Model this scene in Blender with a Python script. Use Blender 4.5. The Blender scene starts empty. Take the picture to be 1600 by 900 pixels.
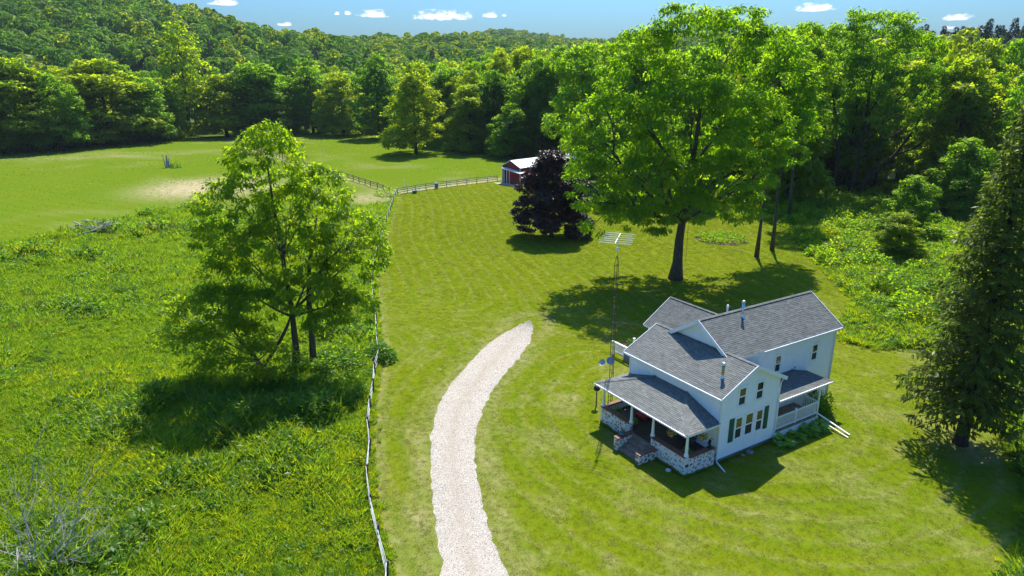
import bpy, math, random
import numpy as np
from mathutils import Vector, Matrix

# ------------------------------------------------------------------ camera, sky, sun, exposure
sc = bpy.context.scene
R = math.radians
CAM_H, PITCH = 23.0, math.atan(335.0 / 1067.0)
cam_d = bpy.data.cameras.new('camera'); cam = bpy.data.objects.new('camera', cam_d)
sc.collection.objects.link(cam); sc.camera = cam
cam_d.lens, cam_d.sensor_width, cam_d.sensor_fit = 24.0, 36.0, 'HORIZONTAL'
cam_d.clip_start, cam_d.clip_end = 0.5, 20000
cam.location = (0, 0, CAM_H); cam.rotation_euler = (math.pi / 2 - PITCH, 0, 0)

SUN_EL, SUN_AZ = R(56), R(14)          # azimuth from +Y towards +X
world = bpy.data.worlds.new('World'); sc.world = world; world.use_nodes = True
wn = world.node_tree.nodes; wl = world.node_tree.links
bg = wn['Background']
sky = wn.new('ShaderNodeTexSky'); sky.sky_type = 'NISHITA'; sky.sun_disc = False
sky.sun_elevation = SUN_EL; sky.sun_rotation = SUN_AZ
sky.altitude = 300; sky.air_density = 1.7; sky.dust_density = 3.2; sky.ozone_density = 4.0
bg.inputs[1].default_value = 0.15

# fair-weather clouds of the sky: (azimuth, elevation, half width, half height) in degrees
CLOUDS = [(-21.4, 4.95, 1.15, .34), (-17.3, 3.55, .55, .20), (-13.4, 4.35, .2, .12), (-12.6, 4.40, .3, .18), (-10.7, 4.40, 1.30, .36), (-5.35, 4.35, 2.55, .50), (-1.65, 4.40, .66, .30), (-.6, 4.35, .24, .11),
          (22.4, 4.55, 1.65, .36), (31.35, 3.60, 1.0, .28), (31.0, 2.95, .38, .13), (32.6, 2.70, .62, .15),
          (-58, 5.0, 2.4, .6), (-75, 7.5, 3.2, .9), (52, 5.2, 2.0, .5), (71, 8.0, 3.4, .9), (95, 5, 2.4, .6), (130, 7, 3.4, .9), (165, 5, 2.6, .6), (-110, 6, 2.9, .8), (-150, 5.5, 2.6, .6)]


def wmath(op, a, b=None, c=None):
    n = wn.new('ShaderNodeMath'); n.operation = op
    for i, v in enumerate((a, b, c)):
        if v is None: continue
        if hasattr(v, 'is_output'): wl.new(v, n.inputs[i])
        else: n.inputs[i].default_value = v
    return n.outputs[0]


wtc = wn.new('ShaderNodeTexCoord'); wsep = wn.new('ShaderNodeSeparateXYZ'); wl.new(wtc.outputs['Generated'], wsep.inputs[0])
w_az = wmath('MULTIPLY', wmath('ARCTAN2', wsep.outputs[0], wsep.outputs[1]), 180 / math.pi)
w_el = wmath('MULTIPLY', wmath('ARCSINE', wsep.outputs[2]), 180 / math.pi)
wns = wn.new('ShaderNodeTexNoise'); wns.inputs['Scale'].default_value = 85; wns.inputs['Detail'].default_value = 6; wns.inputs['Roughness'].default_value = .62
wmp = wn.new('ShaderNodeMapping'); wmp.inputs['Scale'].default_value = (1, 1, 2.2); wl.new(wtc.outputs['Generated'], wmp.inputs[0]); wl.new(wmp.outputs[0], wns.inputs['Vector'])
w_mask = None
for az_, el_, hw_, hh_ in CLOUDS:
    dx_ = wmath('MULTIPLY', wmath('SUBTRACT', w_az, az_), 1 / hw_); dy_ = wmath('MULTIPLY', wmath('SUBTRACT', w_el, el_ - hh_ * .5), 1 / hh_)
    dyn = wmath('MULTIPLY', wmath('MINIMUM', dy_, 0.0), 3.2); dyp = wmath('MULTIPLY', wmath('MAXIMUM', dy_, 0.0), .66)      # flat base, domed top
    rr_ = wmath('ADD', wmath('MULTIPLY', dx_, dx_), wmath('ADD', wmath('MULTIPLY', dyn, dyn), wmath('MULTIPLY', dyp, dyp)))
    v_ = wmath('SUBTRACT', 1.0, rr_); w_mask = v_ if w_mask is None else wmath('MAXIMUM', w_mask, v_)
w_f = wmath('ADD', w_mask, wmath('MULTIPLY', wmath('SUBTRACT', wns.outputs['Fac'], .52), 3.4))
wmr = wn.new('ShaderNodeMapRange'); wmr.interpolation_type = 'SMOOTHSTEP'; wmr.inputs['From Min'].default_value = -.05; wmr.inputs['From Max'].default_value = 1.05; wl.new(w_f, wmr.inputs['Value'])
w_gate = wn.new('ShaderNodeMapRange'); w_gate.inputs['From Min'].default_value = -.6; w_gate.inputs['From Max'].default_value = .1; wl.new(w_mask, w_gate.inputs['Value'])
whs = wn.new('ShaderNodeHueSaturation'); whs.inputs['Saturation'].default_value = 1.0; wl.new(sky.outputs[0], whs.inputs['Color'])
wtint = wn.new('ShaderNodeMix'); wtint.data_type = 'RGBA'; wtint.blend_type = 'MULTIPLY'; wtint.inputs[0].default_value = 1; wl.new(whs.outputs[0], wtint.inputs[6]); wtint.inputs[7].default_value = (.185, .390, .71, 1)
wmx = wn.new('ShaderNodeMix'); wmx.data_type = 'RGBA'; wl.new(wmath('MULTIPLY', wmr.outputs[0], w_gate.outputs[0]), wmx.inputs[0]); wl.new(wtint.outputs[2], wmx.inputs[6]); wmx.inputs[7].default_value = (4.7, 4.75, 4.9, 1)
wl.new(wmx.outputs[2], bg.inputs[0])

sun_d = bpy.data.lights.new('sun', 'SUN'); sun = bpy.data.objects.new('sun', sun_d)
sc.collection.objects.link(sun)
sun_d.energy, sun_d.angle, sun_d.color = 4.4, R(0.53), (1.0, 0.95, 0.86)
sdir = Vector((math.sin(SUN_AZ) * math.cos(SUN_EL), math.cos(SUN_AZ) * math.cos(SUN_EL), math.sin(SUN_EL)))
sun.rotation_euler = sdir.to_track_quat('Z', 'Y').to_euler(); sun.location = (60, 250, 300)

vs = sc.view_settings
vs.view_transform = 'Standard'; vs.look = 'None'; vs.exposure = 1.0; vs.gamma = 1.0; vs.use_curve_mapping = False
cy = sc.cycles
cy.max_bounces, cy.diffuse_bounces, cy.glossy_bounces, cy.transmission_bounces = 8, 6, 2, 6
cy.volume_bounces, cy.transparent_max_bounces = 0, 4
cy.use_denoising = True; cy.denoiser = 'OPENIMAGEDENOISE'; cy.denoising_input_passes = 'RGB_ALBEDO_NORMAL'; cy.denoising_prefilter = 'NONE'
cy.sample_clamp_indirect = 3.0
cy.use_adaptive_sampling = False
cy.caustics_reflective = cy.caustics_refractive = False

rng = np.random.default_rng(7)
random.seed(7)

# ------------------------------------------------------------------ helpers
COL = sc.collection
LIB = bpy.data.collections.new('library')          # meshes that geometry nodes scatter; never linked to the scene


def ground_at(px, py, z=0.0):
    """Point of the plane z seen at photograph pixel (px, py): used to survey the place."""
    c, s = math.cos(PITCH), math.sin(PITCH)
    x, u = (px - 800) / 1067.0, -(py - 450) / 1067.0
    r = (x, c + u * s, -s + u * c); t = (z - CAM_H) / r[2]
    return (r[0] * t, r[1] * t)


def np_mesh(name, V, Fq, mats, smooth=False, fattr=None):
    """Mesh from numpy: V (n,3); Fq list of (m,k) index arrays; fattr = (name, per-vertex floats)."""
    me = bpy.data.meshes.new(name)
    V = np.ascontiguousarray(V, dtype=np.float32)
    Fq = [np.asarray(f, dtype=np.int32) for f in Fq if len(f)]
    me.vertices.add(len(V)); me.vertices.foreach_set('co', V.ravel())
    loops = np.concatenate([f.ravel() for f in Fq])
    tot = np.concatenate([np.full(len(f), f.shape[1], dtype=np.int32) for f in Fq])
    start = np.concatenate([[0], np.cumsum(tot)[:-1]]).astype(np.int32)
    me.loops.add(len(loops)); me.loops.foreach_set('vertex_index', loops)
    me.polygons.add(len(tot)); me.polygons.foreach_set('loop_start', start); me.polygons.foreach_set('loop_total', tot)
    if fattr is not None:
        for nm, vals in fattr.items():
            a = me.attributes.new(nm, 'FLOAT', 'POINT'); a.data.foreach_set('value', np.asarray(vals, dtype=np.float32))
    me.update(calc_edges=True)
    me.polygons.foreach_set('use_smooth', np.full(len(tot), smooth, dtype=bool))
    for m in (mats if isinstance(mats, (list, tuple)) else [mats]):
        me.materials.append(m)
    return me


class MB:
    """collects shapes of ONE mesh"""
    def __init__(self): self.v = []; self.f = []
    def add(self, vs_, fs):
        o = len(self.v); self.v += [tuple(p) for p in vs_]; self.f += [tuple(i + o for i in f) for f in fs]; return self
    def box(self, lo, hi):
        (a, b, c), (d, e, f) = lo, hi
        return self.add([(a, b, c), (d, b, c), (d, e, c), (a, e, c), (a, b, f), (d, b, f), (d, e, f), (a, e, f)],
                        [(0, 3, 2, 1), (4, 5, 6, 7), (0, 1, 5, 4), (1, 2, 6, 5), (2, 3, 7, 6), (3, 0, 4, 7)])
    def bar(self, p, q, w, h, up=(0, 0, 1)):
        """rectangular bar from p to q"""
        p, q = Vector(p), Vector(q); d = (q - p).normalized(); u = Vector(up)
        s = d.cross(u)
        if s.length < 1e-4: s = d.cross(Vector((1, 0, 0)))
        s.normalize(); t = s.cross(d).normalized(); s *= w / 2; t *= h / 2
        vs_ = [p - s - t, p + s - t, p + s + t, p - s + t, q - s - t, q + s - t, q + s + t, q - s + t]
        return self.add(vs_, [(0, 1, 2, 3), (7, 6, 5, 4), (0, 4, 5, 1), (1, 5, 6, 2), (2, 6, 7, 3), (3, 7, 4, 0)])
    def tube(self, pts, rads, n=8, cap=True):
        pts = [Vector(p) for p in pts]; o = len(self.v)
        ref = Vector((0.31, 0.2, 0.93))
        for i, p in enumerate(pts):
            d = (pts[min(i + 1, len(pts) - 1)] - pts[max(i - 1, 0)]).normalized()
            a = d.cross(ref)
            if a.length < 0.1: a = d.cross(Vector((1, 0, 0)))
            a.normalize(); b = d.cross(a)
            for k in range(n):
                t = 2 * math.pi * k / n
                self.v.append(tuple(p + (a * math.cos(t) + b * math.sin(t)) * rads[i]))
        for i in range(len(pts) - 1):
            for k in range(n):
                k2 = (k + 1) % n
                self.f.append((o + i * n + k, o + i * n + k2, o + (i + 1) * n + k2, o + (i + 1) * n + k))
        if cap:
            self.f.append(tuple(o + k for k in range(n))[::-1]); e = o + (len(pts) - 1) * n
            self.f.append(tuple(e + k for k in range(n)))
        return self
    def lathe(self, c, prof, n=12):
        """prof list of (r, z) about the vertical through c"""
        return self.tube([(c[0], c[1], c[2] + z) for r, z in prof], [max(r, .002) for r, z in prof], n) if False else self._lathe(c, prof, n)
    def _lathe(self, c, prof, n):
        o = len(self.v)
        for r, z in prof:
            for k in range(n):
                t = 2 * math.pi * k / n
                self.v.append((c[0] + math.cos(t) * max(r, .002), c[1] + math.sin(t) * max(r, .002), c[2] + z))
        for i in range(len(prof) - 1):
            for k in range(n):
                k2 = (k + 1) % n
                self.f.append((o + i * n + k, o + i * n + k2, o + (i + 1) * n + k2, o + (i + 1) * n + k))
        self.f.append(tuple(o + k for k in range(n))[::-1]); e = o + (len(prof) - 1) * n
        self.f.append(tuple(e + k for k in range(n)))
        return self
    def mesh(self, name, mat, smooth=False):
        me = bpy.data.meshes.new(name); me.from_pydata(self.v, [], self.f); me.update()
        if smooth: me.polygons.foreach_set('use_smooth', [True] * len(me.polygons))
        for m in (mat if isinstance(mat, (list, tuple)) else [mat]): me.materials.append(m)
        return me
    def build(self, name, mat, parent=None, smooth=False, kind=None, bevel=0.0):
        o = link(name, self.mesh(name, mat, smooth), parent)
        if kind: o['kind'] = kind
        if bevel:
            b = o.modifiers.new('bevel', 'BEVEL'); b.width = bevel; b.segments = 2
        return o


def link(name, data, parent=None, loc=None, rz=0.0):
    o = bpy.data.objects.new(name, data); COL.objects.link(o)
    if parent: o.parent = parent
    if loc is not None: o.location = loc
    o.rotation_euler[2] = rz
    return o


def tag(o, label=None, cat=None, group=None, kind=None):
    if label: o['label'] = label
    if cat: o['category'] = cat
    if group: o['group'] = group
    if kind: o['kind'] = kind
    return o


def empty(name, loc=(0, 0, 0), rz=0.0):
    o = link(name, None, None, loc, rz); o.empty_display_size = 0.3
    return o


# ------------------------------------------------------------------ materials
def nodes_of(name):
    m = bpy.data.materials.new(name); m.use_nodes = True
    nt = m.node_tree; nt.nodes.clear()
    out = nt.nodes.new('ShaderNodeOutputMaterial')
    return m, nt, out


def N(nt, t, **kw):
    n = nt.nodes.new(t)
    for k, v in kw.items():
        if k.startswith('i_'):
            key = k[2:].replace('_', ' ')
            n.inputs[int(key) if key.isdigit() else key].default_value = v
        else:
            setattr(n, k, v)
    return n


def ramp(nt, src, stops, interp='LINEAR'):
    r = nt.nodes.new('ShaderNodeValToRGB'); r.color_ramp.interpolation = interp
    els = r.color_ramp.elements
    while len(els) > len(stops): els.remove(els[-1])
    while len(els) < len(stops): els.new(1.0)
    for e, (p, c) in zip(els, stops):
        e.position = p; e.color = (c[0], c[1], c[2], 1) if len(c) == 3 else c
    if src is not None: nt.links.new(src, r.inputs[0])
    return r.outputs[0]


def noise(nt, vec, scale, detail=3.0, rough=0.55, dist=0.0):
    n = N(nt, 'ShaderNodeTexNoise'); n.inputs['Scale'].default_value = scale; n.inputs['Detail'].default_value = detail
    n.inputs['Roughness'].default_value = rough; n.inputs['Distortion'].default_value = dist
    if vec is not None: nt.links.new(vec, n.inputs['Vector'])
    return n.outputs['Fac']


def mixc(nt, fac, a, b, mode='MIX'):
    m = nt.nodes.new('ShaderNodeMix'); m.data_type = 'RGBA'; m.blend_type = mode
    for sock, val in ((m.inputs[0], fac), (m.inputs[6], a), (m.inputs[7], b)):
        if hasattr(val, 'is_output'): nt.links.new(val, sock)
        elif isinstance(val, (int, float)): sock.default_value = val
        else: sock.default_value = (*val, 1)
    return m.outputs[2]


def math_n(nt, op, a, b=None, c=None, clamp=False):
    m = nt.nodes.new('ShaderNodeMath'); m.operation = op; m.use_clamp = clamp
    for i, val in enumerate((a, b, c)):
        if val is None: continue
        if hasattr(val, 'is_output'): nt.links.new(val, m.inputs[i])
        else: m.inputs[i].default_value = val
    return m.outputs[0]


def principled(nt, out, col, rough=0.6, metal=0.0, spec=0.4, bump=None, bump_str=0.3, bump_dist=0.02):
    p = nt.nodes.new('ShaderNodeBsdfPrincipled')
    if hasattr(col, 'is_output'): nt.links.new(col, p.inputs['Base Color'])
    else: p.inputs['Base Color'].default_value = (*col, 1)
    if hasattr(rough, 'is_output'): nt.links.new(rough, p.inputs['Roughness'])
    else: p.inputs['Roughness'].default_value = rough
    p.inputs['Metallic'].default_value = metal; p.inputs['Specular IOR Level'].default_value = spec
    if bump is not None:
        b = nt.nodes.new('ShaderNodeBump'); b.inputs['Strength'].default_value = bump_str; b.inputs['Distance'].default_value = bump_dist
        nt.links.new(bump, b.inputs['Height']); nt.links.new(b.outputs[0], p.inputs['Normal'])
    nt.links.new(p.outputs[0], out.inputs[0])
    return p


def simple(name, col, rough=0.6, metal=0.0, var=0.12, scale=6.0, spec=0.4, bump=0.15):
    """paint, wood, metal: base colour with grime noise and fine bump"""
    m, nt, out = nodes_of(name)
    tc = N(nt, 'ShaderNodeTexCoord').outputs['Object']
    f = noise(nt, tc, scale, 5.0, 0.6)
    lo = tuple(c * (1 - var) for c in col); hi = tuple(min(1, c * (1 + var)) for c in col)
    c = ramp(nt, f, [(0.3, lo), (0.7, hi)])
    principled(nt, out, c, rough, metal, spec, noise(nt, tc, scale * 9, 3), bump, 0.01)
    return m


def leaf_mat(name, stops, trans_stops, trans=0.45, gloss=0.05, tint=True, per_tree=.2):
    """thin leaf: diffuse + translucent, colour varied per leaf and per clump"""
    m, nt, out = nodes_of(name)
    geo = N(nt, 'ShaderNodeNewGeometry').outputs['Random Per Island']
    oi = N(nt, 'ShaderNodeObjectInfo').outputs['Random']
    if tint:
        at = N(nt, 'ShaderNodeAttribute', attribute_name='tint').outputs['Fac']
        f = math_n(nt, 'ADD', math_n(nt, 'MULTIPLY', geo, 0.45), math_n(nt, 'MULTIPLY', at, 0.55))
        f = math_n(nt, 'ADD', math_n(nt, 'MULTIPLY', f, 1 - per_tree), math_n(nt, 'MULTIPLY', oi, per_tree))
    else:
        f = math_n(nt, 'ADD', math_n(nt, 'MULTIPLY', geo, 0.5), math_n(nt, 'MULTIPLY', oi, 0.5))
    c1 = ramp(nt, f, stops); c2 = ramp(nt, f, trans_stops)
    d = N(nt, 'ShaderNodeBsdfDiffuse'); t = N(nt, 'ShaderNodeBsdfTranslucent'); g = N(nt, 'ShaderNodeBsdfGlossy')
    nt.links.new(c1, d.inputs[0]); nt.links.new(c2, t.inputs[0]); g.inputs['Roughness'].default_value = 0.38
    g.inputs[0].default_value = (0.9, 0.95, 0.85, 1)
    mx = N(nt, 'ShaderNodeMixShader'); mx.inputs[0].default_value = trans
    nt.links.new(d.outputs[0], mx.inputs[1]); nt.links.new(t.outputs[0], mx.inputs[2])
    mg = N(nt, 'ShaderNodeMixShader'); mg.inputs[0].default_value = gloss
    nt.links.new(mx.outputs[0], mg.inputs[1]); nt.links.new(g.outputs[0], mg.inputs[2])
    nt.links.new(mg.outputs[0], out.inputs[0])
    return m


def greens(dark, mid, light):
    return [(0.1, dark), (0.5, mid), (0.9, light)]


def mul(c, k): return tuple(min(1.0, x * y) for x, y in zip(c, k))


def leaf_set(name, dark, mid, light, trans=0.60, gloss=0.010, k=(4.2, 3.9, 1.0), per_tree=.2):
    return leaf_mat(name, greens(dark, mid, light), greens(mul(dark, k), mul(mid, k), mul(light, k)), trans, gloss, True, per_tree)


M = {}
M['leaf_walnut'] = leaf_set('leaf_walnut', (.070, .125, .006), (.102, .165, .007), (.150, .195, .010))
M['leaf_big'] = leaf_set('leaf_big', (.062, .128, .006), (.092, .168, .007), (.135, .198, .010))
M['leaf_wood_a'] = leaf_set('leaf_wood_a', (.058, .125, .009), (.088, .165, .011), (.128, .190, .013))
M['leaf_wood_b'] = leaf_set('leaf_wood_b', (.092, .148, .008), (.135, .185, .010), (.180, .208, .012))
M['leaf_wood_c'] = leaf_set('leaf_wood_c', (.044, .102, .010), (.066, .136, .012), (.098, .162, .015))
M['leaf_far'] = leaf_set('leaf_far', (.055, .130, .014), (.105, .185, .017), (.175, .232, .020), .50, .006, (2.6, 2.8, .8), .5)
M['leaf_purple'] = leaf_mat('leaf_purple', [(0.1, (.024, .009, .008)), (0.6, (.048, .018, .013)), (0.93, (.125, .052, .028))],
                            [(0.1, (.035, .008, .006)), (0.9, (.11, .022, .010))], 0.22, 0.05)
M['leaf_spruce'] = leaf_mat('leaf_spruce', [(0.1, (.046, .078, .011)), (0.5, (.082, .114, .017)), (0.9, (.126, .148, .025))],
                            [(0.1, (.14, .23, .02)), (0.9, (.31, .38, .04))], 0.45, 0.012)
M['leaf_pine'] = leaf_mat('leaf_pine', [(0.1, (.014, .034, .018)), (0.9, (.036, .064, .028))],
                          [(0.1, (.03, .06, .025)), (0.9, (.06, .10, .04))], 0.2, 0.012)
M['leaf_shrub'] = leaf_set('leaf_shrub', (.068, .130, .008), (.100, .168, .010), (.145, .198, .012))
M['leaf_hosta'] = leaf_set('leaf_hosta', (.13, .27, .02), (.18, .33, .03), (.24, .38, .04), 0.45, 0.03, (1.8, 1.8, .6))
M['leaf_meadow'] = leaf_set('leaf_meadow', (.078, .145, .012), (.115, .185, .016), (.175, .228, .028), .54, .012, (3.3, 3.1, .9))
M['leaf_herb'] = leaf_set('leaf_herb', (.044, .110, .010), (.074, .152, .013), (.116, .188, .020), .52, .012, (3.3, 3.1, .9))
M['leaf_yellow'] = leaf_set('leaf_yellow', (.125, .165, .006), (.175, .205, .008), (.230, .235, .012), .55)
M['flower_yellow'] = simple('flower_yellow', (.75, .62, .10), .6)
M['flower_red'] = simple('flower_red', (.65, .05, .04), .6)
M['flower_orange'] = simple('flower_orange', (.8, .28, .05), .6)
M['leaf_straw'] = leaf_mat('leaf_straw', greens((.24, .20, .04), (.33, .28, .07), (.42, .36, .12)), greens((.3, .24, .05), (.4, .33, .08), (.45, .4, .12)), 0.3, 0.03)


def bark_mat(name, dark, light, scale=3.0):
    m, nt, out = nodes_of(name)
    tc = N(nt, 'ShaderNodeTexCoord').outputs['Object']
    mp = N(nt, 'ShaderNodeMapping'); mp.inputs['Scale'].default_value = (1, 1, 0.22); nt.links.new(tc, mp.inputs[0])
    f = noise(nt, mp.outputs[0], scale * 3, 6, 0.65, 0.4)
    c = ramp(nt, f, [(0.32, dark), (0.68, light)])
    principled(nt, out, c, 0.9, 0, 0.15, f, 0.8, 0.06)
    return m


M['bark'] = bark_mat('bark', (.045, .036, .026), (.14, .115, .085))
M['bark_dark'] = bark_mat('bark_dark', (.026, .021, .016), (.085, .068, .05))
M['bark_grey'] = bark_mat('bark_grey', (.24, .215, .19), (.46, .43, .39))
M['wood_grey'] = bark_mat('wood_grey', (.26, .245, .225), (.50, .48, .45))
M['wood_dark'] = bark_mat('wood_dark', (.055, .045, .038), (.15, .125, .10))
M['wood_pole'] = bark_mat('wood_pole', (.10, .07, .045), (.22, .15, .10))


def ground_mat():
    m, nt, out = nodes_of('meadow_soil')
    tc = N(nt, 'ShaderNodeTexCoord').outputs['Object']
    n1 = noise(nt, tc, 0.05, 4, 0.6); n2 = noise(nt, tc, 1.3, 5, 0.65); n3 = noise(nt, tc, 9.0, 4, 0.7)
    c = ramp(nt, n2, [(0.3, (.040, .085, .010)), (0.6, (.075, .125, .012)), (0.8, (.11, .15, .02))])
    c = mixc(nt, math_n(nt, 'MULTIPLY', n1, 0.7), c, (.09, .13, .015))
    c = mixc(nt, math_n(nt, 'MULTIPLY', n3, 0.5), c, (.03, .06, .008), 'MIX')
    principled(nt, out, c, 0.95, 0, 0.1, n3, 0.7, 0.12)
    return m


def lawn_mat(name, base, stripe_amt, dirt_amt=0.0):
    """mown turf; 'mow' attribute = running number of the mower's pass, 'dry' attribute = how worn the turf is"""
    m, nt, out = nodes_of(name)
    tc = N(nt, 'ShaderNodeTexCoord').outputs['Object']
    mow = N(nt, 'ShaderNodeAttribute', attribute_name='mow').outputs['Fac']
    dry = N(nt, 'ShaderNodeAttribute', attribute_name='dry').outputs['Fac']
    n1 = noise(nt, tc, 0.07, 3, 0.55, 0.4); n2 = noise(nt, tc, 0.9, 5, 0.65); n3 = noise(nt, tc, 7.0, 5, 0.75); n4 = noise(nt, tc, 26.0, 3, 0.7)
    lo, mid, hi = base
    c = ramp(nt, n3, [(0.2, lo), (0.5, mid), (0.85, hi)])
    c = mixc(nt, math_n(nt, 'MULTIPLY_ADD', n4, 0.5, .25), c, mid)
    c = mixc(nt, ramp(nt, n2, [(0.42, (0, 0, 0)), (0.75, (.26, .26, .26))]), c, mul(hi, (1.05, .95, .9)))
    c = mixc(nt, ramp(nt, n1, [(0.4, (0, 0, 0)), (0.7, (.6, .6, .6))]), c, mul(mid, (.82, 1.0, .9)))
    wob = math_n(nt, 'ADD', mow, math_n(nt, 'MULTIPLY', n2, 0.14))
    s = math_n(nt, 'SINE', math_n(nt, 'MULTIPLY', wob, 2 * math.pi))
    amp = ramp(nt, noise(nt, tc, 0.11, 3, .6), [(.35, (.25, .25, .25)), (.65, (1, 1, 1))])
    c = mixc(nt, math_n(nt, 'MULTIPLY', math_n(nt, 'MULTIPLY_ADD', s, stripe_amt * .5, stripe_amt * .5), amp), c, mul(hi, (1.25, 1.02, 1.2)))
    # clippings left in lines between the passes
    s2 = math_n(nt, 'SINE', math_n(nt, 'MULTIPLY', wob, math.pi))
    line = math_n(nt, 'POWER', math_n(nt, 'ABSOLUTE', s2), 14.0)
    stc = math_n(nt, 'MULTIPLY', line, ramp(nt, noise(nt, tc, 2.2, 4, .8), [(0.42, (0, 0, 0)), (0.72, (1, 1, 1))]))
    c = mixc(nt, math_n(nt, 'MULTIPLY', stc, stripe_amt * 3.0, clamp=True), c, (.27, .24, .085))
    dm = math_n(nt, 'MULTIPLY', dry, ramp(nt, n2, [(0.25, (.3, .3, .3)), (0.6, (1.3, 1.3, 1.3))]), clamp=True)
    soil = ramp(nt, noise(nt, tc, 1.7, 6, .75, .5), [(.3, (.22, .17, .085)), (.5, (.36, .29, .16)), (.75, (.52, .43, .27))])
    c = mixc(nt, dm, c, soil)
    principled(nt, out, c, 0.95, 0, 0.0, n3, 0.5, 0.04)
    return m


M['ground'] = ground_mat()
M['lawn'] = lawn_mat('lawn_turf', ((.074, .112, .004), (.116, .156, .005), (.168, .190, .009)), 0.22)
M['paddock'] = lawn_mat('paddock_turf', ((.070, .118, .005), (.100, .150, .007), (.150, .182, .012)), 0.08)


def gravel_mat():
    m, nt, out = nodes_of('limestone_gravel')
    tc = N(nt, 'ShaderNodeTexCoord').outputs['Object']
    v = N(nt, 'ShaderNodeTexVoronoi'); v.inputs['Scale'].default_value = 30; nt.links.new(tc, v.inputs['Vector'])
    v2 = N(nt, 'ShaderNodeTexVoronoi'); v2.inputs['Scale'].default_value = 13; nt.links.new(tc, v2.inputs['Vector'])
    rnd = N(nt, 'ShaderNodeSeparateColor'); nt.links.new(v.outputs['Color'], rnd.inputs[0])
    c = ramp(nt, rnd.outputs[0], [(0.0, (.20, .165, .12)), (.2, (.33, .285, .222)), (.6, (.42, .372, .30)), (1, (.53, .485, .41))])
    n2 = noise(nt, tc, 1.1, 5, .7); n1 = noise(nt, tc, .3, 3, .5)
    c = mixc(nt, ramp(nt, n2, [(.45, (0, 0, 0)), (.8, (.55, .55, .55))]), c, (.36, .29, .21))
    trk = N(nt, 'ShaderNodeAttribute', attribute_name='across').outputs['Fac']     # -1 .. 1 across the drive
    mid = math_n(nt, 'POWER', math_n(nt, 'SUBTRACT', 1.0, math_n(nt, 'ABSOLUTE', trk), clamp=True), 3.0)
    c = mixc(nt, math_n(nt, 'MULTIPLY', math_n(nt, 'MULTIPLY', mid, n2), .9, clamp=True), c, (.30, .24, .165))
    h = math_n(nt, 'ADD', v.outputs['Distance'], math_n(nt, 'MULTIPLY', v2.outputs['Distance'], 1.5))
    principled(nt, out, c, 0.95, 0, 0.15, h, 0.4, 0.02)
    return m


M['gravel'] = gravel_mat()
M['stone_chip'] = leaf_mat('stone_chip', [(.05, (.24, .195, .14)), (.4, (.42, .37, .30)), (.95, (.60, .555, .48))], [(0, (0, 0, 0)), (1, (0, 0, 0))], 0.0, 0.02, False)
M['siding'] = simple('white_siding', (.88, .87, .84), .55, 0, .045, 2.2, .35, .08)
M['white'] = simple('white_paint', (.85, .85, .83), .45, 0, .06, 3.0)
M['gutter'] = simple('white_gutter', (.78, .79, .79), .35, 0, .05, 3.0)
M['shutter'] = simple('green_shutter', (.008, .105, .055), .45, 0, .15)
M['screen'] = simple('window_screen', (.022, .024, .024), .6, 0, .2, 2.0)
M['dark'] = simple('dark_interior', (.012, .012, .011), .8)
M['floor_brown'] = simple('porch_floor_brown', (.060, .045, .036), .55, 0, .3, 2.5)
M['cap_brown'] = simple('brick_red_cap', (.20, .085, .055), .7, 0, .25, 5.0)
M['step_wood'] = simple('worn_step', (.25, .17, .115), .8, 0, .35, 4.0)
M['mortar'] = simple('white_mortar', (.74, .72, .68), .9, 0, .12, 7.0, .2, .5)
M['found'] = simple('grey_foundation', (.20, .19, .18), .9, 0, .35, 3.5, .2, .6)
M['steel'] = simple('galvanised', (.62, .64, .66), .35, .85, .10, 4.0)
M['brass'] = simple('weathered_flue', (.42, .33, .14), .4, .7, .25, 5.0)
M['rust'] = simple('rusty_steel', (.075, .052, .040), .7, .35, .35, 8.0)
M['black_iron'] = simple('black_iron', (.015, .015, .016), .45, .2)
M['red_barn'] = simple('barn_red', (.30, .022, .020), .7, 0, .22, 2.5)
M['red_paint'] = simple('red_paint', (.42, .02, .02), .4)
M['metal_roof'] = simple('white_metal_roof', (.72, .75, .78), .35, .1, .05, 1.0)
M['blue'] = simple('blue_plastic', (.10, .17, .26), .45)
M['grey_dish'] = simple('grey_dish', (.36, .37, .40), .45)
M['blue_dish'] = simple('blue_grey_dish', (.20, .24, .36), .45)
M['concrete'] = simple('pale_concrete', (.50, .48, .44), .9, 0, .15, 2.0)
M['mulch'] = simple('brown_mulch', (.085, .052, .034), .95, 0, .45, 3.0, .1, .8)
M['terracotta'] = simple('terracotta', (.35, .15, .08), .8)
M['stone_face'] = leaf_mat('field_stone', [(.05, (.15, .085, .055)), (.3, (.30, .15, .085)), (.55, (.40, .235, .14)), (.75, (.50, .38, .27)), (.95, (.70, .65, .57))],
                           [(0, (0, 0, 0)), (1, (0, 0, 0))], 0.0, 0.03, False)
M['rock'] = simple('pale_rock', (.55, .55, .54), .85)


def shingle_mat(name, cols):
    m, nt, out = nodes_of(name)
    geo = N(nt, 'ShaderNodeNewGeometry').outputs['Random Per Island']
    tc = N(nt, 'ShaderNodeTexCoord').outputs['Object']
    n1 = noise(nt, tc, 0.6, 4, .6); n2 = noise(nt, tc, 55, 2, .6)
    c = ramp(nt, geo, [(0.0, cols[0]), (.5, cols[1]), (1.0, cols[2])])
    c = mixc(nt, math_n(nt, 'MULTIPLY', n1, .55), c, cols[1])
    c = mixc(nt, math_n(nt, 'MULTIPLY', n2, .5), c, mul(cols[2], (1.1, 1.1, 1.1)))
    principled(nt, out, c, 0.92, 0, 0.2, n2, 0.4, 0.006)
    return m


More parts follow.
